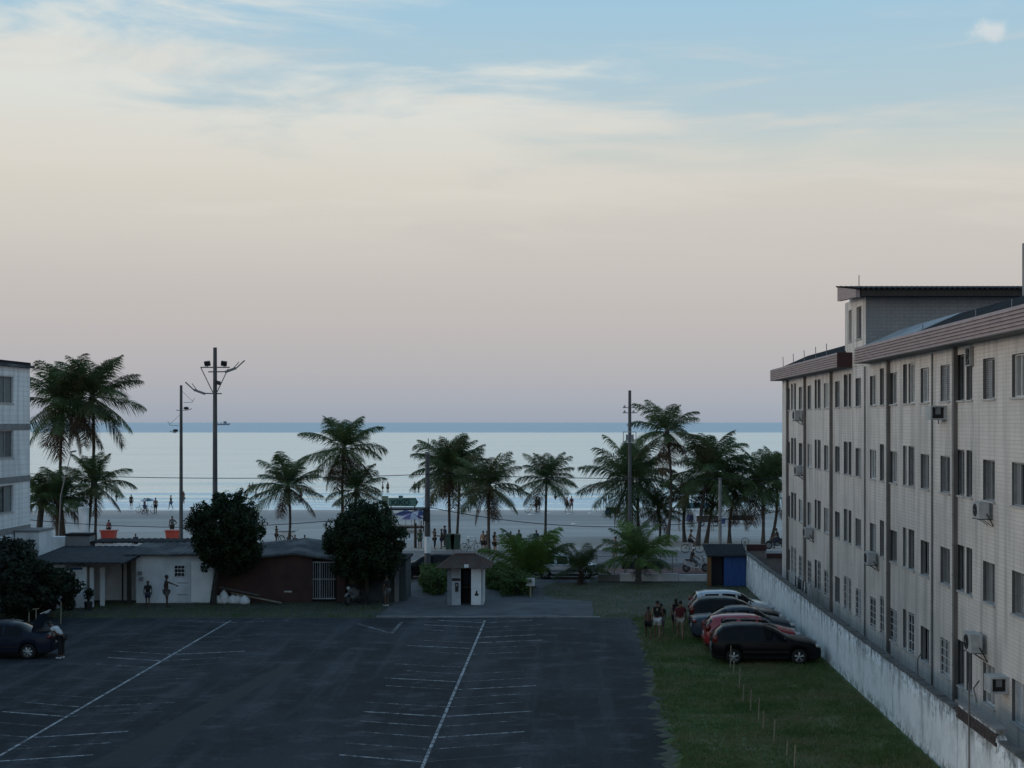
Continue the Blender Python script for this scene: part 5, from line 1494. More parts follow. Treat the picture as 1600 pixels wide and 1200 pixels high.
def person_meshes(pz):
    if pz in PM: return PM[pz]
    P = POSES[pz]
    body = skin_mesh('body', P, list(P), EDG, RAD)
    # hands: five unequal curled fingers; face: nose and ears, all in the same mesh
    mb = MB(); mb.v = [tuple(v.co) for v in body.vertices]; mb.f = [tuple(p.vertices) for p in body.polygons]; mb.smooth = [True] * len(mb.f)
    for s in 'lr':
        w, h = Vector(P['w' + s]), Vector(P['h' + s]); d = (h - w).normalized()
        sd = 1 if s == 'r' else -1
        ac = d.cross(Vector((sd, 0, 0)));  ac = ac.normalized() if ac.length > .1 else Vector((0, 1, 0))
        cu = Vector((-sd, 0, 0)) * .35
        for k, (o_, l) in enumerate(((-.028, .062), (-.010, .075), (.009, .070), (.026, .055))):
            a = h + ac * o_ + d * .01; b = a + d * l * .55 + cu * .012; c = b + (d * .7 + cu).normalized() * l * .5
            mb.tube([a, b, c], [.009, .0085, .006], 5)
        a = w + (h - w) * .5 + ac * .03; mb.tube([a, a + ac * .03 + d * .03, a + ac * .035 + d * .065], [.011, .010, .007], 5)
    hm, hb = Vector(P['hm']), Vector(P['hb'])
    up = (Vector(P['ht']) - hb).normalized(); fw = Vector((1, 0, 0)).cross(up) * -1
    if fw.y < 0: fw = -fw
    n0 = hm + fw * .085 - up * .01; mb.tube([n0 + up * .03, n0 + fw * .022 - up * .012, n0 - up * .02], [.008, .014, .010], 5)
    for s in (-1, 1): mb.ell(hm + Vector((s * .078, 0, 0)) - fw * .005, (.012, .022, .032), 6, 5)
    bm_ = mb.mesh('body', M_GREY)
    PS = dict(P)
    for s in 'lr':
        PS['m' + s] = tuple(Vector(P['s' + s]).lerp(Vector(P['e' + s]), .62))
        PS['q' + s] = tuple(Vector(P['p' + s]).lerp(Vector(P['k' + s]), .75)); PS['c' + s] = tuple(Vector(P['k' + s]).lerp(Vector(P['a' + s]), .85))
    PS['n2'] = tuple(Vector(P['chs']).lerp(Vector(P['nk']), .62))
    RS = dict(RAD, ml=.056, mr=.056, n2=.075, ql=.085, qr=.085, cl=.05, cr=.05)
    shirt = skin_mesh('shirt', PS, ['chs', 'wst', 'pel', 'sl', 'sr', 'ml', 'mr', 'n2'], [('chs', 'wst'), ('wst', 'pel'), ('chs', 'sl'), ('sl', 'ml'), ('chs', 'sr'), ('sr', 'mr'), ('chs', 'n2')], RS, .017)
    tank = skin_mesh('tank_top', PS, ['chs', 'wst', 'pel', 'n2'], [('chs', 'wst'), ('wst', 'pel'), ('chs', 'n2')], dict(RS, n2=(.11, .075)), .018)
    shorts = skin_mesh('shorts', PS, ['pel', 'pl', 'ql', 'pr', 'qr'], [('pel', 'pl'), ('pl', 'ql'), ('pel', 'pr'), ('pr', 'qr')], RS, .024)
    trousers = skin_mesh('trousers', PS, ['pel', 'pl', 'kl', 'cl', 'pr', 'kr', 'cr'], [('pel', 'pl'), ('pl', 'kl'), ('kl', 'cl'), ('pel', 'pr'), ('pr', 'kr'), ('kr', 'cr')], RS, .022)
    hc = hm + up * .035 - fw * .018
    hair = MB().ell(hc, (.088, .100, .088), 12, 8).mesh('hair', M_GREY)
    longh = MB().ell(hc, (.090, .102, .090), 12, 8).ell(hm - fw * .075 - up * .10, (.075, .04, .17), 10, 8).mesh('hair', M_GREY)
    shoes = {}
    for s in 'lr':
        sh = MB(); a, b = Vector(P['a' + s]), Vector(P['t' + s]); sh.tube([a - Vector((0, .03, .045)), a.lerp(b, .5) - Vector((0, 0, .018)), b + Vector((0, .03, -.004))], [.048, .048, .038], 8)
        shoes[s] = sh.mesh('shoe', M_GREY)
    PM[pz] = dict(body=bm_, shirt=shirt, tank=tank, shorts=shorts, trousers=trousers, hair=hair, long=longh, shoe_l=shoes['l'], shoe_r=shoes['r'])
    return PM[pz]
SKIN = [mat('skin_%d' % i, c, tuple(v * .85 for v in c), 8, .6, obj=True) for i, c in enumerate(((.20, .115, .075), (.115, .062, .040), (.30, .19, .135), (.065, .036, .024)))]
def cloth(c): return mat('cloth_%02d%02d%02d' % tuple(int(v * 99) for v in c), c, tuple(v * .7 for v in c), 9, .9, obj=True)
BLK, WHT, RED, NAV, BEI, GRN, GRY, PNK, YEL, BLU = (.012, .012, .014), (.55, .56, .58), (.10, .012, .018), (.02, .028, .06), (.30, .27, .22), (.03, .07, .045), (.13, .135, .14), (.30, .10, .12), (.32, .26, .05), (.05, .12, .24)
M_HAIR = mat('dark_hair', (.010, .008, .007), None, 20, .6)
def person(label, pz, x, y, z, face, h=1.7, skin=0, top=('shirt', GRY), bot=('shorts', BLK), hair='hair', shoes=None, group=None, cap=None):
    """face: heading in degrees, 0 looks toward the sea"""
    M = person_meshes(pz)
    t = thing('person', label, 'person', (x, y, z), R(face), group, h / 1.74)
    def put(nm, key, m):
        o = link(nm, M[key], t); o.material_slots[0].link = 'OBJECT'; o.material_slots[0].material = m; return o
    b = put('body', 'body', SKIN[skin])
    if top: put('shirt' if top[0] == 'shirt' else 'tank_top', top[0], cloth(top[1]))
    if bot: put(bot[0], bot[0], cloth(bot[1]))
    put('hair' if not cap else 'cap', hair, M_HAIR if not cap else cloth(cap))
    if shoes:
        for s in 'lr': put('shoe', 'shoe_' + s, cloth(shoes))
    return t
def at(px, py, **k): g = G(px, py); return dict(x=g.x, y=g.y, z=k.get('z', 0))
def P_(label, pz, px, py, hpx, face, **k):
    """feet at pixel px,py; height from the pixel height"""
    Y = GY(py); z = 0
    if Y > 105:
        for _ in range(6): z = sandz(Y); Y = FPX * (CAM_H - z) / (py - 660)
    elif Y > 96.2: z = .10; Y = FPX * (CAM_H - z) / (py - 660)
    h = k.pop('h', None) or max(1.45, min(1.86, hpx * Y / FPX))
    if k.pop('wet', False): z = -.62
    return person(label, pz, px2x(px, Y), Y, z, face, h, **k)
P_('shirtless man in black shorts walking beside the man in white shorts', 'walk', 1013, 998, 50, 8, skin=1, top=None, bot=('shorts', BLK))
t = P_('man in a black printed tank top and white shorts walking on the grass', 'walk', 1027, 999, 56, -4, skin=0, top=('tank', BLK), bot=('shorts', WHT), h=1.74)
MB().ell((0, -.148, 1.34), (.055, .01, .07), 10, 8).build('shirt_print', mat('faded_print', (.22, .20, .15), None, 9, .9), t)
P_('person walking hidden behind the man in white shorts', 'walk', 1033, 994, 52, 4, skin=1, top=('shirt', BLK), bot=('shorts', GRY))
P_('man in a dark red shirt and beige shorts walking near the parked cars', 'walk', 1063, 1000, 60, -6, skin=0, top=('shirt', RED), bot=('shorts', BEI), h=1.76)
P_('long-haired woman in dark clothes walking beside the man in the red shirt', 'walk', 1056, 991, 52, 4, skin=0, top=('tank', BLK), bot=('shorts', NAV), hair='long', h=1.64)
P_('boy in dark clothes with a backpack in front of the white shed', 'walk', 231, 949, 36, 190, skin=1, top=('shirt', BLK), bot=('shorts', NAV), h=1.38)
P_('shirtless man in pale shorts reaching out an arm before the white shed', 'point', 260, 950, 49, -62, skin=3, top=None, bot=('shorts', GRY), h=1.72)
P_('man in a white shirt bending over the open boot of the navy saloon', 'bend', 96, 1029, 62, 76, skin=1, top=('shirt', WHT), bot=('trousers', BLK), shoes=WHT, h=1.74)
P_('person in dark clothes and white shoes under the round tree by the driveway', 'stand', 604, 947, 44, 60, skin=1, top=('shirt', BLK), bot=('shorts', GRY), shoes=WHT, h=1.66)
# along the promenade and the dry sand
P_('woman in a green dress beside the dark wooden post on the sand', 'stand', 656, 857, 30, 170, skin=0, top=('shirt', GRN), bot=('shorts', GRN), hair='long')
P_('woman in black reaching a hand to the couple by the green bins', 'chat', 679, 858, 24, -95, skin=0, top=('tank', BLK), bot=('trousers', BLK), hair='long', h=1.58)
P_('person in dark clothes facing the woman in black by the green bins', 'chat', 690, 858, 24, 95, skin=1, top=('shirt', BLK), bot=('shorts', NAV), h=1.55)
P_('taller person standing right behind the pair by the green bins', 'stand', 695, 855, 26, 120, skin=1, top=('shirt', NAV), bot=('shorts', BLK), h=1.68)
P_('shirtless boy in black shorts next to the leaning frond palm', 'stand', 755, 864, 33, 160, skin=0, top=None, bot=('shorts', BLK), h=1.62)
P_('person in dark top close behind the shirtless boy by the palm', 'stand', 761, 863, 32, 200, skin=1, top=('shirt', GRY), bot=('shorts', BLK), h=1.6)
P_('woman in dark swimwear holding up a phone right of the palm trunk', 'chat', 773, 866, 33, -60, skin=2, top=('tank', BLK), bot=('shorts', BLK), hair='long', h=1.62)
P_('man in black behind the bushy ground palm beside the person in olive', 'stand', 798, 862, 32, 180, skin=1, top=('shirt', BLK), bot=('shorts', BLK))
P_('person in olive seen above the bushy ground palm beside the man in black', 'stand', 811, 861, 30, 150, skin=1, top=('shirt', GRN), bot=('shorts', BLK), h=1.6)
P_('person in dark blue walking behind the fronds of the bushy ground palm', 'walk', 838, 860, 32, 190, skin=1, top=('shirt', NAV), bot=('shorts', BLK))
P_('man walking on the promenade half hidden by the bright green palm', 'walk', 962, 877, 42, 90, skin=0, top=None, bot=('shorts', GRY), h=1.72)
P_('person in black sitting on the sand by the slim palm trunk beyond the hut', 'sit', 461, 852, 15, 160, skin=1, top=('shirt', BLK), bot=('shorts', GRY))
P_('person sitting on the sand behind the brown hut roof, leaning toward another', 'sit', 476, 852, 15, 200, skin=1, top=('shirt', GRY), bot=('shorts', BLK))
P_('person in a dark shirt standing beyond the orange bin next to the lamp pole', 'hip', 269, 838, 32, 185, skin=0, top=('shirt', GRY), bot=('shorts', BLK), h=1.74)
P_('person standing beyond the orange bin near the small bushy palm', 'stand', 170, 840, 28, 170, skin=1, top=('tank', PNK), bot=('shorts', BLK))
P_('lone person low on the sand behind the shed roof', 'sit', 212, 850, 12, 180, skin=1, top=('shirt', NAV), bot=('shorts', BLK))
P_('stooping person by the shrub above the brown hut', 'stand', 432, 850, 16, 120, skin=1, top=('tank', GRN), bot=('shorts', BLK), h=1.45)
# at the water's edge and in the sea: some look alike and only their place tells them apart
sea_people = [(205, 791, 15, 1), (267, 793, 17, 1), (287, 786, 15, 0), (243, 799, 16, 1), (226, 800, 18, 1), (675, 790, 13, 1), (669, 789, 12, 1), (886, 797, 12, 2), (893, 796, 11, 2), (838, 797, 20, 3), (842, 796, 18, 1), (1068, 800, 16, 1), (1062, 800, 15, 0)]
gl = 'small dark bather standing at the edge of the surf'
for i, (px, py, hp, sk) in enumerate(sea_people):
    P_(gl, ('stand', 'walk', 'chat')[i % 3], px, py + 3, hp, (i * 67) % 360, skin=sk, top=(None if i % 2 else ('tank', (BLK, NAV, RED)[i % 3])), bot=('shorts', (BLK, BLU, GRY)[i % 3]), group='bathers at the edge of the surf', h=1.6 + .03 * (i % 5))
gl2 = 'tiny bather wading in the waves'
for i, (px, py) in enumerate([(395, 771), (390, 772), (598, 770), (606, 770), (648, 770), (654, 770), (400, 781), (1010, 775), (470, 782), (868, 784), (182, 783)]):
    P_(gl2, ('stand', 'chat')[i % 2], px, py, 13, (i * 49) % 360, skin=(1, 0, 3)[i % 3], top=None, bot=('shorts', (BLK, NAV, RED)[i % 3]), group='bathers wading in the waves', h=1.68, wet=True)
# riders
g = G(1086, 894); y = 91.4
motorbike('white and black motor scooter ridden along the red cycle lane', (px2x(1087, y), y, -.008), 0, mat('white_scooter', (.40, .41, .42), None, 4, .35, coat=.5), True)
person('helmeted rider in dark clothes on the scooter', 'ride', px2x(1080, y), y, -.10, -90, 1.7, 1, ('shirt', BLK), ('trousers', GRY), 'hair', WHT, cap=WHT)
y = 103.5
bicycle('dark bicycle with a seated cyclist on the promenade above the scooter', (px2x(1082, y), y, .10), 0, M_BLACK)
person('shirtless cyclist in a cap on the promenade above the scooter', 'ride', px2x(1077, y), y, .13, -90, 1.72, 1, None, ('shorts', BLK), 'hair', cap=BLK)
y = 108
motorbike('black motorcycle with a rider by the corner of the apartment block', (px2x(1214, y), y, sandz(y)), R(180), M_BLACK)
person('rider in dark clothes on the black motorcycle by the block corner', 'ride', px2x(1216, y), y, sandz(y) - .08, 90, 1.68, 1, ('shirt', BLK), ('trousers', NAV), shoes=BLK)
g = G(552, 944); motorbike('dark motorcycle with pale mudguards parked under the round tree by the driveway', (g.x, g.y, 0), R(250), M_GREY)
for i, (px, py, rz, lab) in enumerate(((232, 803, 20, 'bicycle standing on the wet sand beside the small umbrella'), (222, 802, 160, 'dark bicycle beside the group on the wet sand left of the lamp pole'), (832, 801, 5, 'bicycle standing on the wet sand behind the lone neat palm'))):
    Y = FPX * (CAM_H + .29) / (py - 660); bicycle(lab, (px2x(px, Y), Y, sandz(Y)), R(rz), M_BLACK)
Y = 100; bicycle('dark bicycle leaning behind the guard booth roof', (px2x(736, 105.6), 105.6, .0), R(15), M_BLACK)

# ================================================================== POLES AND CABLES
def floodpole(label, px, basepy, top_py, r, arms, nm='lamp_pole', extra=None):
    Y = GY(basepy); zb = sandz(Y); H = CAM_H - (top_py - 660) * Y / FPX - zb
    t = thing(nm, label, 'lamp pole', (px2x(px, Y), Y, zb))
    MB().tube([(0, 0, -.2), (0, 0, H * .5), (0, 0, H)], [r * 1.25, r * 1.05, r * .85], 12).build('pole', M_POLE, t)
    s = Y / FPX
    for (z_py, kind, dirn) in arms:
        z = CAM_H - (z_py - 660) * Y / FPX - zb
        if kind == 'arm':
            mb = MB(); pts = [(-dirn * .5, 0, z), (0, 0, z), (dirn * .9, 0, z + .02), (dirn * 1.6, 0, z + .3), (dirn * 2.2, 0, z + .85)]
            mb.tube(pts, .05, 6); mb.tube([(dirn * 1.3, 0, z + .2), (dirn * 1.75, .15, z + .75)], .03, 5); mb.build('lamp_arm', M_STEEL, t)
            MB().obox((dirn * 1.15, 0, z + .13), (.42, .14, .08), Matrix.Rotation(-dirn * .35, 3, 'Y')).build('lamp_head', M_STEEL, t)
        elif kind == 'frame':
            mb = MB(); mb.tube([(-1.05, -.05, z), (1.1, -.05, z)], .05, 6); mb.tube([(-1.05, -.05, z), (-.08, -.05, z - 2.0)], .038, 5); mb.tube([(.98, -.05, z - .1), (.08, -.05, z - 2.0)], .038, 5); mb.build('lamp_frame', M_STEEL, t)
            for x in (-.55, .68):
                MB().obox((x, -.08, z + .28), (.21, .10, .17), Matrix.Rotation(.4, 3, 'X') @ Matrix.Rotation(.15 if x > 0 else -.1, 3, 'Y')).build('flood_lamp', M_BLACK, t)
                MB().box(x - .03, x + .03, -.08, -.02, z, z + .14).build('lamp_bracket', M_STEEL, t)
            MB().obox((.26, -.1, z - 1.15), (.16, .08, .14), Matrix.Rotation(.3, 3, 'Y')).build('flood_lamp', M_BLACK, t)
        elif kind == 'cross':
            MB().tube([(-.35, -.1, z), (.5 * dirn, -.1, z), (.85 * dirn, -.1, z + .12)], .03, 6).build('lamp_arm', M_STEEL, t)
            MB().ell((.42 * dirn, -.1, z + .16), (.22, .16, .12), 10, 7).build('lamp_head', M_BLACK, t)
        elif kind == 'thin':
            MB().tube([(.2 * dirn, 0, z), (.85 * dirn, 0, z + .02), (1.05 * dirn, 0, z + .35)], .018, 5).tube([(.02, 0, z + .95), (.95 * dirn, 0, z + .05)], .012, 4).build('lamp_arm', M_STEEL, t)
        elif kind == 'box':
            mb = MB(); mb.box(-.52, .50, -.12, -.06, z - .42, z - .36); mb.box(-.52, .50, -.12, -.06, z + .36, z + .42); mb.box(-.52, -.46, -.118, -.06, z - .36, z + .36); mb.box(.44, .50, -.118, -.06, z - .36, z + .36); mb.build('box_frame', M_SLAT, t)
            MB().box(-.3, .3, -.11, -.07, z - .25, z + .2).build('box_panel', M_GREY, t)
        elif kind == 'ins':
            MB().box(-.55, .55, -.1, -.04, z - .03, z + .03).build('cross_arm', M_STEEL, t)
            for x in (-.4, 0.28): MB().ell((x, -.07, z + .1), (.09, .09, .1), 8, 6).build('insulator', M_SLAT, t)
    return t
floodpole('tallest lamp pole with floodlights on a triangular frame behind the round tree by the sacks', 336, 862, 543, .165, [(574, 'frame', 1), (581, 'arm', 1), (615, 'arm', -1)])
floodpole('slimmer lamp pole with short arms left of the tallest lamp pole', 283, 852, 602, .125, [(641, 'cross', 1), (629, 'thin', 1), (676, 'cross', -1), (665, 'thin', -1)])
floodpole('floodlight pole with a square frame rising from the drooping palms', 984, 858, 610, .13, [(683, 'box', 1), (645, 'ins', 1), (637, 'ins', 1)])
Y = 87.0; t = thing('utility_pole', 'concrete utility pole with a white painted band behind the booth hedge', 'pole', (px2x(668, 86.6), 86.6, 0))
zt = CAM_H - (708 - 660) * 86.6 / FPX
MB().tube([(0, 0, -.1), (0, 0, 1.65)], [.21, .185], 12).build('pole_base', M_POLE, t)
MB().tube([(0, 0, 1.652), (0, 0, 2.65)], [.19, .18], 12).build('white_band', M_WPLAIN, t)
MB().tube([(0, 0, 2.652), (0, 0, zt)], [.178, .13], 12).build('pole', M_POLE, t)
MB().box(-.24, .16, -.28, -.15, 3.6, 4.4).build('meter_box', M_BLACK, t)
MB().tube([(.06, -.1, zt - .9), (.07, -.1, zt + .5), (.08, -.4, zt + .9)], .025, 6).build('lamp_arm', M_STEEL, t)
p = A(1125, 750, 99); tag(MB().tube([(0, 0, 0), (0, 0, p.z - .1)], [.13, .10], 10).tube([(0, 0, p.z - .1), (0, 0, p.z + .05)], [.115, .115], 10).build('concrete_post', mat('pale_concrete', (.20, .205, .21), (.14, .145, .15), 3, .85), None, (p.x, 99, .10)), 'plain grey concrete post rising among the palms behind the blue shed', 'post')
# white pillar and leaning street lamp by the left palms
p0 = G(131, 838); tag(MB().box(-.27, .27, -.25, .25, 0, 3.44).box(-.3, .3, -.28, .28, 3.442, 3.55).build('white_pillar', M_WHITE, None, (px2x(131, 100), 100, .1)), 'square white pillar standing behind the shed parapet', 'pillar')
t = thing('street_lamp', 'thin bent street lamp leaning among the palms by the left block', 'street lamp', (px2x(93, 104), 104, .10))
q = [A(92, 838, 104), A(95, 775, 104), A(104, 735, 104), A(112, 706, 104)]
MB().tube([(v.x - px2x(93, 104), 0, max(0, v.z - .1)) for v in q], [.05, .045, .035, .03], 7).build('pole', M_STEEL, t)
MB().obox((q[3].x - px2x(93, 104) + .1, 0, q[3].z - .08), (.22, .08, .06), Matrix.Rotation(-.2, 3, 'Y')).build('lamp_head', M_STEEL, t)
# cables: slack spans along the avenue
def cable(label, a, b, sag, r=.022, group='overhead cables along the avenue'):
    a, b = Vector(a), Vector(b); pts = [a.lerp(b, i / 24) - Vector((0, 0, sag * 4 * (i / 24) * (1 - i / 24))) for i in range(25)]
    tag(MB().tube(pts, r, 5).build('overhead_cable', M_WIRE), label, 'cable', group)
Yc = 86.3
pk = lambda px, py: A(px, py, Yc)
cable('black cable sagging in front of the sea left of the white-banded pole', pk(-60, 735), pk(668, 741), .35)
cable('black cable sagging in front of the sea right of the white-banded pole', pk(668, 741), pk(1640, 738), .35)
cable('lower black cable hanging over the sand left of the white-banded pole', pk(-60, 800), pk(668, 796), 1.0)
cable('lower black cable hanging over the sand right of the white-banded pole', pk(668, 792), pk(1235, 795), 1.15)

# ================================================================== BEACH THINGS
M_ORG = mat('orange_plastic', (.50, .060, .035), (.38, .042, .028), 2, .6)
for px, lab in ((170, 'orange waste container on the sand near the small bushy palm'), (271, 'orange waste container on the sand at the foot of the slim lamp pole')):
    Y = 113.5; t = thing('waste_container', lab, 'waste container', (px2x(px, Y), Y, sandz(Y)))
    MB().prism([(-.44, .12), (.44, .12), (.55, .98), (-.55, .98)], -.4, .4).build('bin_body', M_ORG, t)
    MB().box(-.64, .64, -.46, .46, .982, 1.05).build('lid', M_ORG, t)
    for s in (-.35, .35): MB().torus((s, -.3, .1), .07, .03, 'y', 12, 5).build('wheel', M_RUBBER, t)
# green bins between the palm trunks
for i, px in enumerate((703, 712)):
    Y = 107; t = thing('green_bin', ('tall dark green bin between the chatting people and its twin bin', 'tall dark green bin between its twin and the bicycle')[i], 'bin', (px2x(px, Y), Y, 0), group='green bins by the paired palms')
    MB().prism([(-.30, .08), (.30, .08), (.36, 1.05), (-.36, 1.05)], -.32, .32).build('bin_body', mat('dark_green_plastic', (.022, .055, .040), None, 2, .6), t)
    MB().prism([(-.38, 1.052), (.38, 1.052), (.3, 1.2), (-.3, 1.2)], -.36, .36).build('lid', MATS['dark_green_plastic'], t)
    for s in (-.22, .22): MB().torus((s, .25, .08), .06, .025, 'y', 12, 5).build('wheel', M_RUBBER, t)
# KIKO kiosk
Y = 127.0; kz = sandz(Y)
kk = thing('beach_kiosk', 'beach kiosk under a long green sign reading KIKO', 'kiosk', (px2x(632, Y), Y, kz))
s = Y / FPX
kx = lambda px: (px - 632) * s
kzz = lambda py: CAM_H - (py - 660) * s - kz
M_SIGNG = mat('faded_green_sign', (.11, .21, .17), (.08, .16, .13), 2, .7)
sg = MB().box(kx(607), kx(650), -.06, .06, kzz(791), kzz(778)).build('sign_board', M_SIGNG, kk)
MB().box(kx(597), kx(606.5), -.06, .05, kzz(792), kzz(775)).build('sign_end', mat('pale_green_sign', (.16, .22, .15), None, 2, .7), kk)
MB().prism([(kx(650.1), kzz(779)), (kx(653.5), kzz(784.5)), (kx(650.1), kzz(790.5))], -.05, .05).build('sign_tip', mat('dark_green_sign', (.03, .085, .07), None, 2, .7), kk)
MB().box(kx(623), kx(629.5), -.04, .04, kzz(777.8), kzz(774.5)).build('sign_crest', MATS['dark_green_sign'], kk)
MB().box(kx(630), kx(650), -.066, -.0605, kzz(780.5), kzz(778.4)).build('sign_band', MATS['dark_green_sign'], kk)
fc = bpy.data.curves.new('KIKO', 'FONT'); fc.body = 'KIKO'; fc.size = 1; fc.extrude = .012; fc.align_x = 'CENTER'; fc.offset = .03
fo = bpy.data.objects.new('lettering', fc); COL.objects.link(fo)
bpy.context.view_layer.update()
fm = bpy.data.meshes.new_from_object(fo.evaluated_get(bpy.context.evaluated_depsgraph_get())); bpy.data.objects.remove(fo)
fm.materials.clear(); fm.materials.append(mat('dark_teal_letter', (.012, .05, .048), None, 3, .7))
lo = link('lettering', fm, sg, (kx(626), -.075, kzz(788.6))); lo.rotation_euler = (R(90), 0, 0); lo.scale = (.72, .62, 1)
for px in (611, 648): MB().tube([(kx(px), 0, 0), (kx(px), 0, kzz(791))], .05, 6).build('post', M_WOODD, kk)
MB().box(kx(604), kx(664), .1, 2.6, kzz(797.5), kzz(795)).build('canopy', mat('dark_canopy', (.02, .025, .035), None, 2, .8), kk)
MB().box(kx(612), kx(662), .0, .6, .25, kzz(822)).build('counter', mat('kiosk_counter', (.09, .09, .11), (.05, .05, .065), 2, .8), kk)
MB().box(kx(611), kx(663), -.1, .7, kzz(822) + .002, kzz(820)).build('counter_top', M_WFRAME, kk)
MB().box(kx(611), kx(612.5), -.05, .05, 0, kzz(795)).build('post', M_WOODD, kk)
MB().box(kx(661), kx(662.5), -.05, .05, 0, kzz(795)).build('post', M_WOODD, kk)
for i in range(3): MB().box(kx(616 + i * 16), kx(618 + i * 16), .1, .5, 0, .25).build('foot', M_WOODD, kk)
def umbrella(label, px, Y, top_z, r, c1, c2, group=None):
    t = thing('beach_umbrella', label, 'umbrella', (px2x(px, Y), Y, sandz(Y)), 0, group)
    MB().tube([(0, 0, -.1), (0, 0, top_z)], .02, 6).build('pole', M_STEEL, t)
    n = 8
    for k in range(n):
        a, b = 2 * math.pi * k / n, 2 * math.pi * (k + 1) / n
        mb = MB(); mid = .55
        P = lambda an, rr: (r * rr * math.cos(an), r * rr * math.sin(an), top_z - .42 * r * rr ** 1.6)
        mb.add([(0, 0, top_z), P(a, mid), P(b, mid), P(a, 1), P(b, 1)], [(0, 1, 2), (1, 3, 4, 2)])
        mb.build('canopy_panel', c1 if k % 2 else c2, t)
M_PUR = mat('purple_fabric', (.10, .085, .22), None, 3, .8); M_LIL = mat('pale_fabric', (.42, .42, .50), None, 3, .8); M_DBL = mat('blue_fabric', (.03, .05, .16), None, 3, .8); M_TEAL = mat('teal_fabric', (.05, .13, .14), None, 3, .8)
umbrella('white and blue beach umbrella beneath the KIKO sign', 655, 125.2, 2.05, 1.15, M_LIL, M_DBL)
umbrella('purple striped beach umbrella beside the kiosk counter', 643, 124.4, 1.75, 1.1, M_PUR, M_LIL)
umbrella('dark blue beach umbrella next to the KIKO counter', 634, 126.0, 1.95, 1.05, M_DBL, M_PUR)
umbrella('small pale umbrella among the group on the wet sand', 231, 150, 1.9, .8, M_LIL, M_TEAL)
for px, lab in ((649, 'dark wooden post on the sand beside the woman in green'), (658, 'thin dark wooden post behind the woman in green')):
    Y = 109; tag(MB().tube([(0, 0, -.1), (0, 0, 1.9 if px == 649 else 2.1)], [.11, .10] if px == 649 else [.045, .04], 8).build('wooden_post', M_WOODD, None, (px2x(px, Y), Y, sandz(Y))), lab, 'post')
# stall with a teal canopy and stacked gear under the right hand palms
Y = 128; t = thing('beach_stall', 'beach stall with a teal canopy under the crowded palms', 'stall', (px2x(1087, Y), Y, sandz(Y)))
for x in (-1.5, 1.5):
    for y in (-.8, .8): MB().tube([(x, y, 0), (x, y, 2.1)], .03, 6).build('post', M_STEEL, t)
mb = MB(); mb.add([(-1.7, -1, 2.05), (1.7, -1, 2.05), (1.7, 1, 2.05), (-1.7, 1, 2.05), (-.9, 0, 2.5), (.9, 0, 2.5)], [(0, 1, 5, 4), (1, 2, 5), (2, 3, 4, 5), (3, 0, 4)]); mb.build('canopy', M_TEAL, t)
MB().box(-1.3, 1.3, -.4, .2, .7, .76).build('table_top', M_WFRAME, t)
for x in (-1.2, 1.2): MB().box(x - .03, x + .03, -.3, .1, 0, .699).build('table_leg', M_STEEL, t)
def cart(label, px, py, w, h, m, top=None):
    Y = FPX * (CAM_H + .15) / (py - 660); t = thing('beach_cart', label, 'cart', (px2x(px, Y), Y, sandz(Y)))
    MB().box(-w / 2, w / 2, -.35, .35, .35, h).build('cart_body', m, t)
    MB().box(-w / 2 - .06, w / 2 + .06, -.4, .4, h + .002, h + .06).build('cart_top', top or M_GREY, t)
    for x in (-w * .3, w * .3):
        for y in (-.38, .38): wheel_mb(MB(), 0, 0, .28, .03, 16, 6).build('wheel', M_RUBBER, t, (x, y, .27))
    MB().tube([(w / 2, -.25, .8), (w / 2 + .35, -.25, .95), (w / 2 + .35, .25, .95), (w / 2, .25, .8)], .02, 5).build('push_handle', M_STEEL, t)
cart('dark vendor cart on the sand left of the drooping palms', 958, 806, 1.5, .95, M_DARK)
cart('vendor cart with a white top under the palms by the concrete post', 1107, 822, 2.2, 1.0, mat('cart_brown', (.06, .04, .035), None, 2, .8), M_WPLAIN)
cart('low dark cart on the sand beyond the corner palms', 1160, 818, 2.0, .8, M_DARK)
cart('small pale cart at the foot of the brown hut roof line', 448, 848, 1.2, .8, M_WPLAIN)
for i, (px, py) in enumerate(((829, 804), (856, 802), (888, 803), (922, 802), (896, 820), (734, 842))):
    Y = FPX * (CAM_H + .2) / (py - 660); mb = MB(); mb.ell((0, 0, .05), (.22, .16, .10), 8, 6); mb.ell((.18, .05, .04), (.13, .12, .07), 8, 6)
    tag(mb.build('litter', M_WPLAIN, None, (px2x(px, Y), Y, sandz(Y))), 'scrap of white litter lying on the open sand', 'litter', 'litter on the sand')
def beach_chair(label, px, py, group):
    Y = FPX * (CAM_H + .1) / (py - 660); t = thing('beach_chair', label, 'chair', (px2x(px, Y), Y, sandz(Y)), R(px * 7 % 360), group)
    MB().obox((0, 0, .28), (.25, .24, .015)).build('seat', M_DBL, t)
    MB().obox((0, .30, .52), (.25, .015, .26), Matrix.Rotation(-.35, 3, 'X')).build('backrest', M_DBL, t)
    for x in (-.26, .26): MB().tube([(x, -.25, 0), (x, .3, .5)], .014, 5).tube([(x, .25, 0), (x, -.2, .45)], .014, 5).build('leg', M_ALU, t)
for px, py in ((1072, 817), (1079, 816), (950, 807), (1128, 822)): beach_chair('dark folding beach chair on the sand near the stall', px, py, 'folding chairs near the stall')

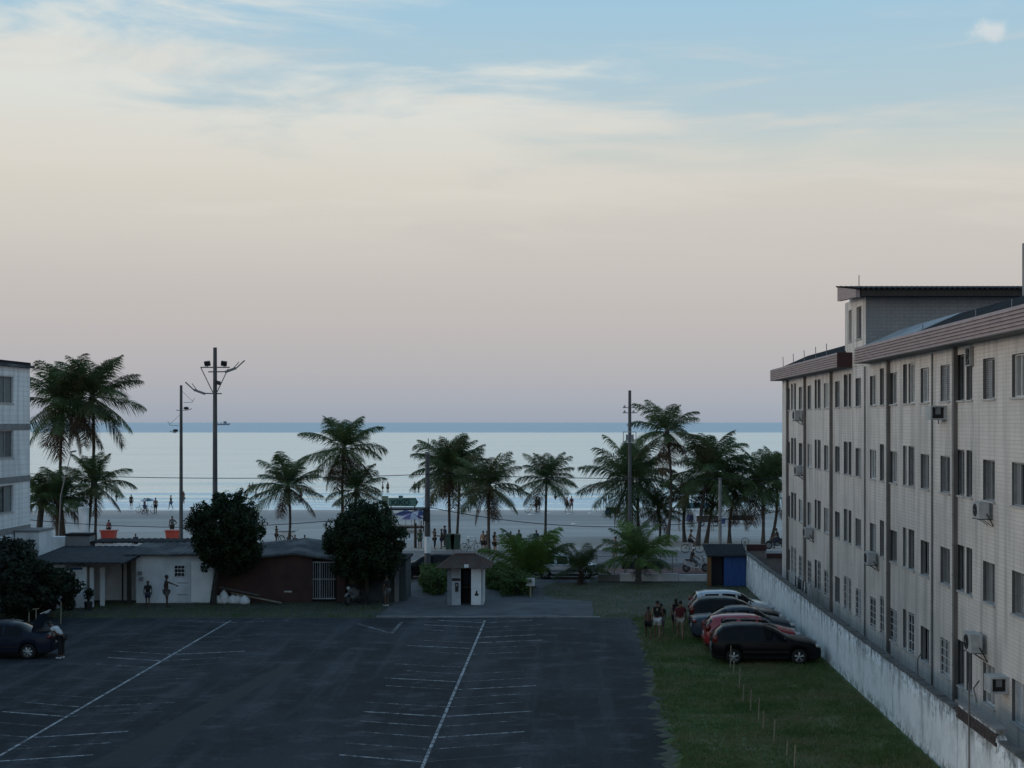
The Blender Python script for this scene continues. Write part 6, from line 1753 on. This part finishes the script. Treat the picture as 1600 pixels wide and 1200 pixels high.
# white sacks, planks and stakes
M_SACK = mat('white_woven_sack', (.72, .73, .74), (.55, .56, .57), 5, .85, .3)
for i, (px, py, r, h) in enumerate(((341, 943, .26, .42), (350, 943, .24, .72), (364, 943, .26, .46), (373, 943, .24, .50), (382, 944, .28, .46))):
    g = G(px, py); n = 14; mb = MB(); rs = random.Random(i); vs = []
    for j, (zz, k) in enumerate(((0, .8), (.12, 1.05), (.35, 1.08), (.6, .95), (.8, .72), (.92, .32), (1.0, .36))):
        vs.append([(r * k * math.cos(2 * math.pi * q / n) * rs.uniform(.9, 1.1), r * k * math.sin(2 * math.pi * q / n) * rs.uniform(.9, 1.1), zz * h) for q in range(n)])
    fl = [v for ring in vs for v in ring]
    mb.add(fl, [(a * n + q, a * n + (q + 1) % n, (a + 1) * n + (q + 1) % n, (a + 1) * n + q) for a in range(6) for q in range(n)] + [tuple(range(n)), tuple(range(6 * n, 7 * n))], True)
    lab = 'tall narrow white sack standing behind the others' if i == 1 else 'full white sack slumped on the ground at the foot of the round tree'
    tag(mb.build('sack', M_SACK, None, (g.x, g.y, 0)), lab, 'sack', None if i == 1 else 'white sacks under the tree')
for i, (a, b, lab) in enumerate((((343, 917), (405, 930), 'wide grey plank leaning over the white sacks'), ((362, 926), (440, 942), 'long thin board sloping to the ground beside the sacks'))):
    p, q = A(*a, 75.3), A(*b, 75.0); q.z = max(.05, q.z); d = (q - p); L = d.length
    mb = MB(); mb.obox((p + q) / 2, (L / 2, .12, .02), d.to_track_quat('X', 'Z').to_matrix())
    tag(mb.build('plank', M_WOODP if i else mat('grey_plank', (.12, .115, .105), None, 4, .9)), lab, 'plank')
for i, (px, y0, y1) in enumerate(((1141, 1009, 1045), (1146, 1030, 1052), (1155, 1043, 1076), (1161, 1069, 1098), (1172.5, 1078, 1112), (1185, 1090, 1127), (1192, 1110, 1141), (1209, 1125, 1161), (1229, 1158, 1182), (1241, 1165, 1200))):
    g = G(px, y1); h = (y1 - y0) * g.y / FPX
    tag(MB().tube([(0, 0, -.05), (.02, 0, h * .6), (.03, .01, h)], [.022, .02, .018], 6).build('wooden_stake', M_WOODP, None, (g.x, g.y, 0)), 'thin wooden stake standing in the lawn before the black estate car', 'stake', 'stakes in the lawn')
for i, (px, y0, y1) in enumerate(((4, 971, 980), (20, 966, 981), (45, 957, 984), (56, 951, 984), (95, 940, 972))):
    g = G(px, y1 + 3); h = (y1 - y0 + 3) * g.y / FPX
    mb = MB(); mb.tube([(0, 0, -.05), (.01, 0, h)], [.03, .026], 6)
    if i == 3: mb.tube([(-.14, 0, h - .03), (.14, 0, h)], .022, 5)
    tag(mb.build('wooden_stake', M_WOODP, None, (g.x, g.y, 0)), 'pale wooden stake with a short crossbar before the dark bush' if i == 3 else 'pale wooden stake in the verge before the dark bush', 'stake', None if i == 3 else 'stakes before the dark bush')
# ship on the horizon
t = thing('cargo_ship', 'faint ship far out on the horizon right of the tallest lamp pole', 'ship', (px2x(347, 5200), 5200, -.3))
M_SHIP = mat('hazy_ship', (.16, .20, .25), None, .02, .8)
MB().prism([(-26, 0), (24, 0), (30, 6), (-28, 5)], -5, 5).build('hull', M_SHIP, t)
MB().box(6, 16, -4, 4, 6, 14).build('bridge', M_SHIP, t)
for x in (-16, -4): MB().tube([(x, 0, 5), (x, 0, 13)], .8, 6).build('mast', M_SHIP, t)
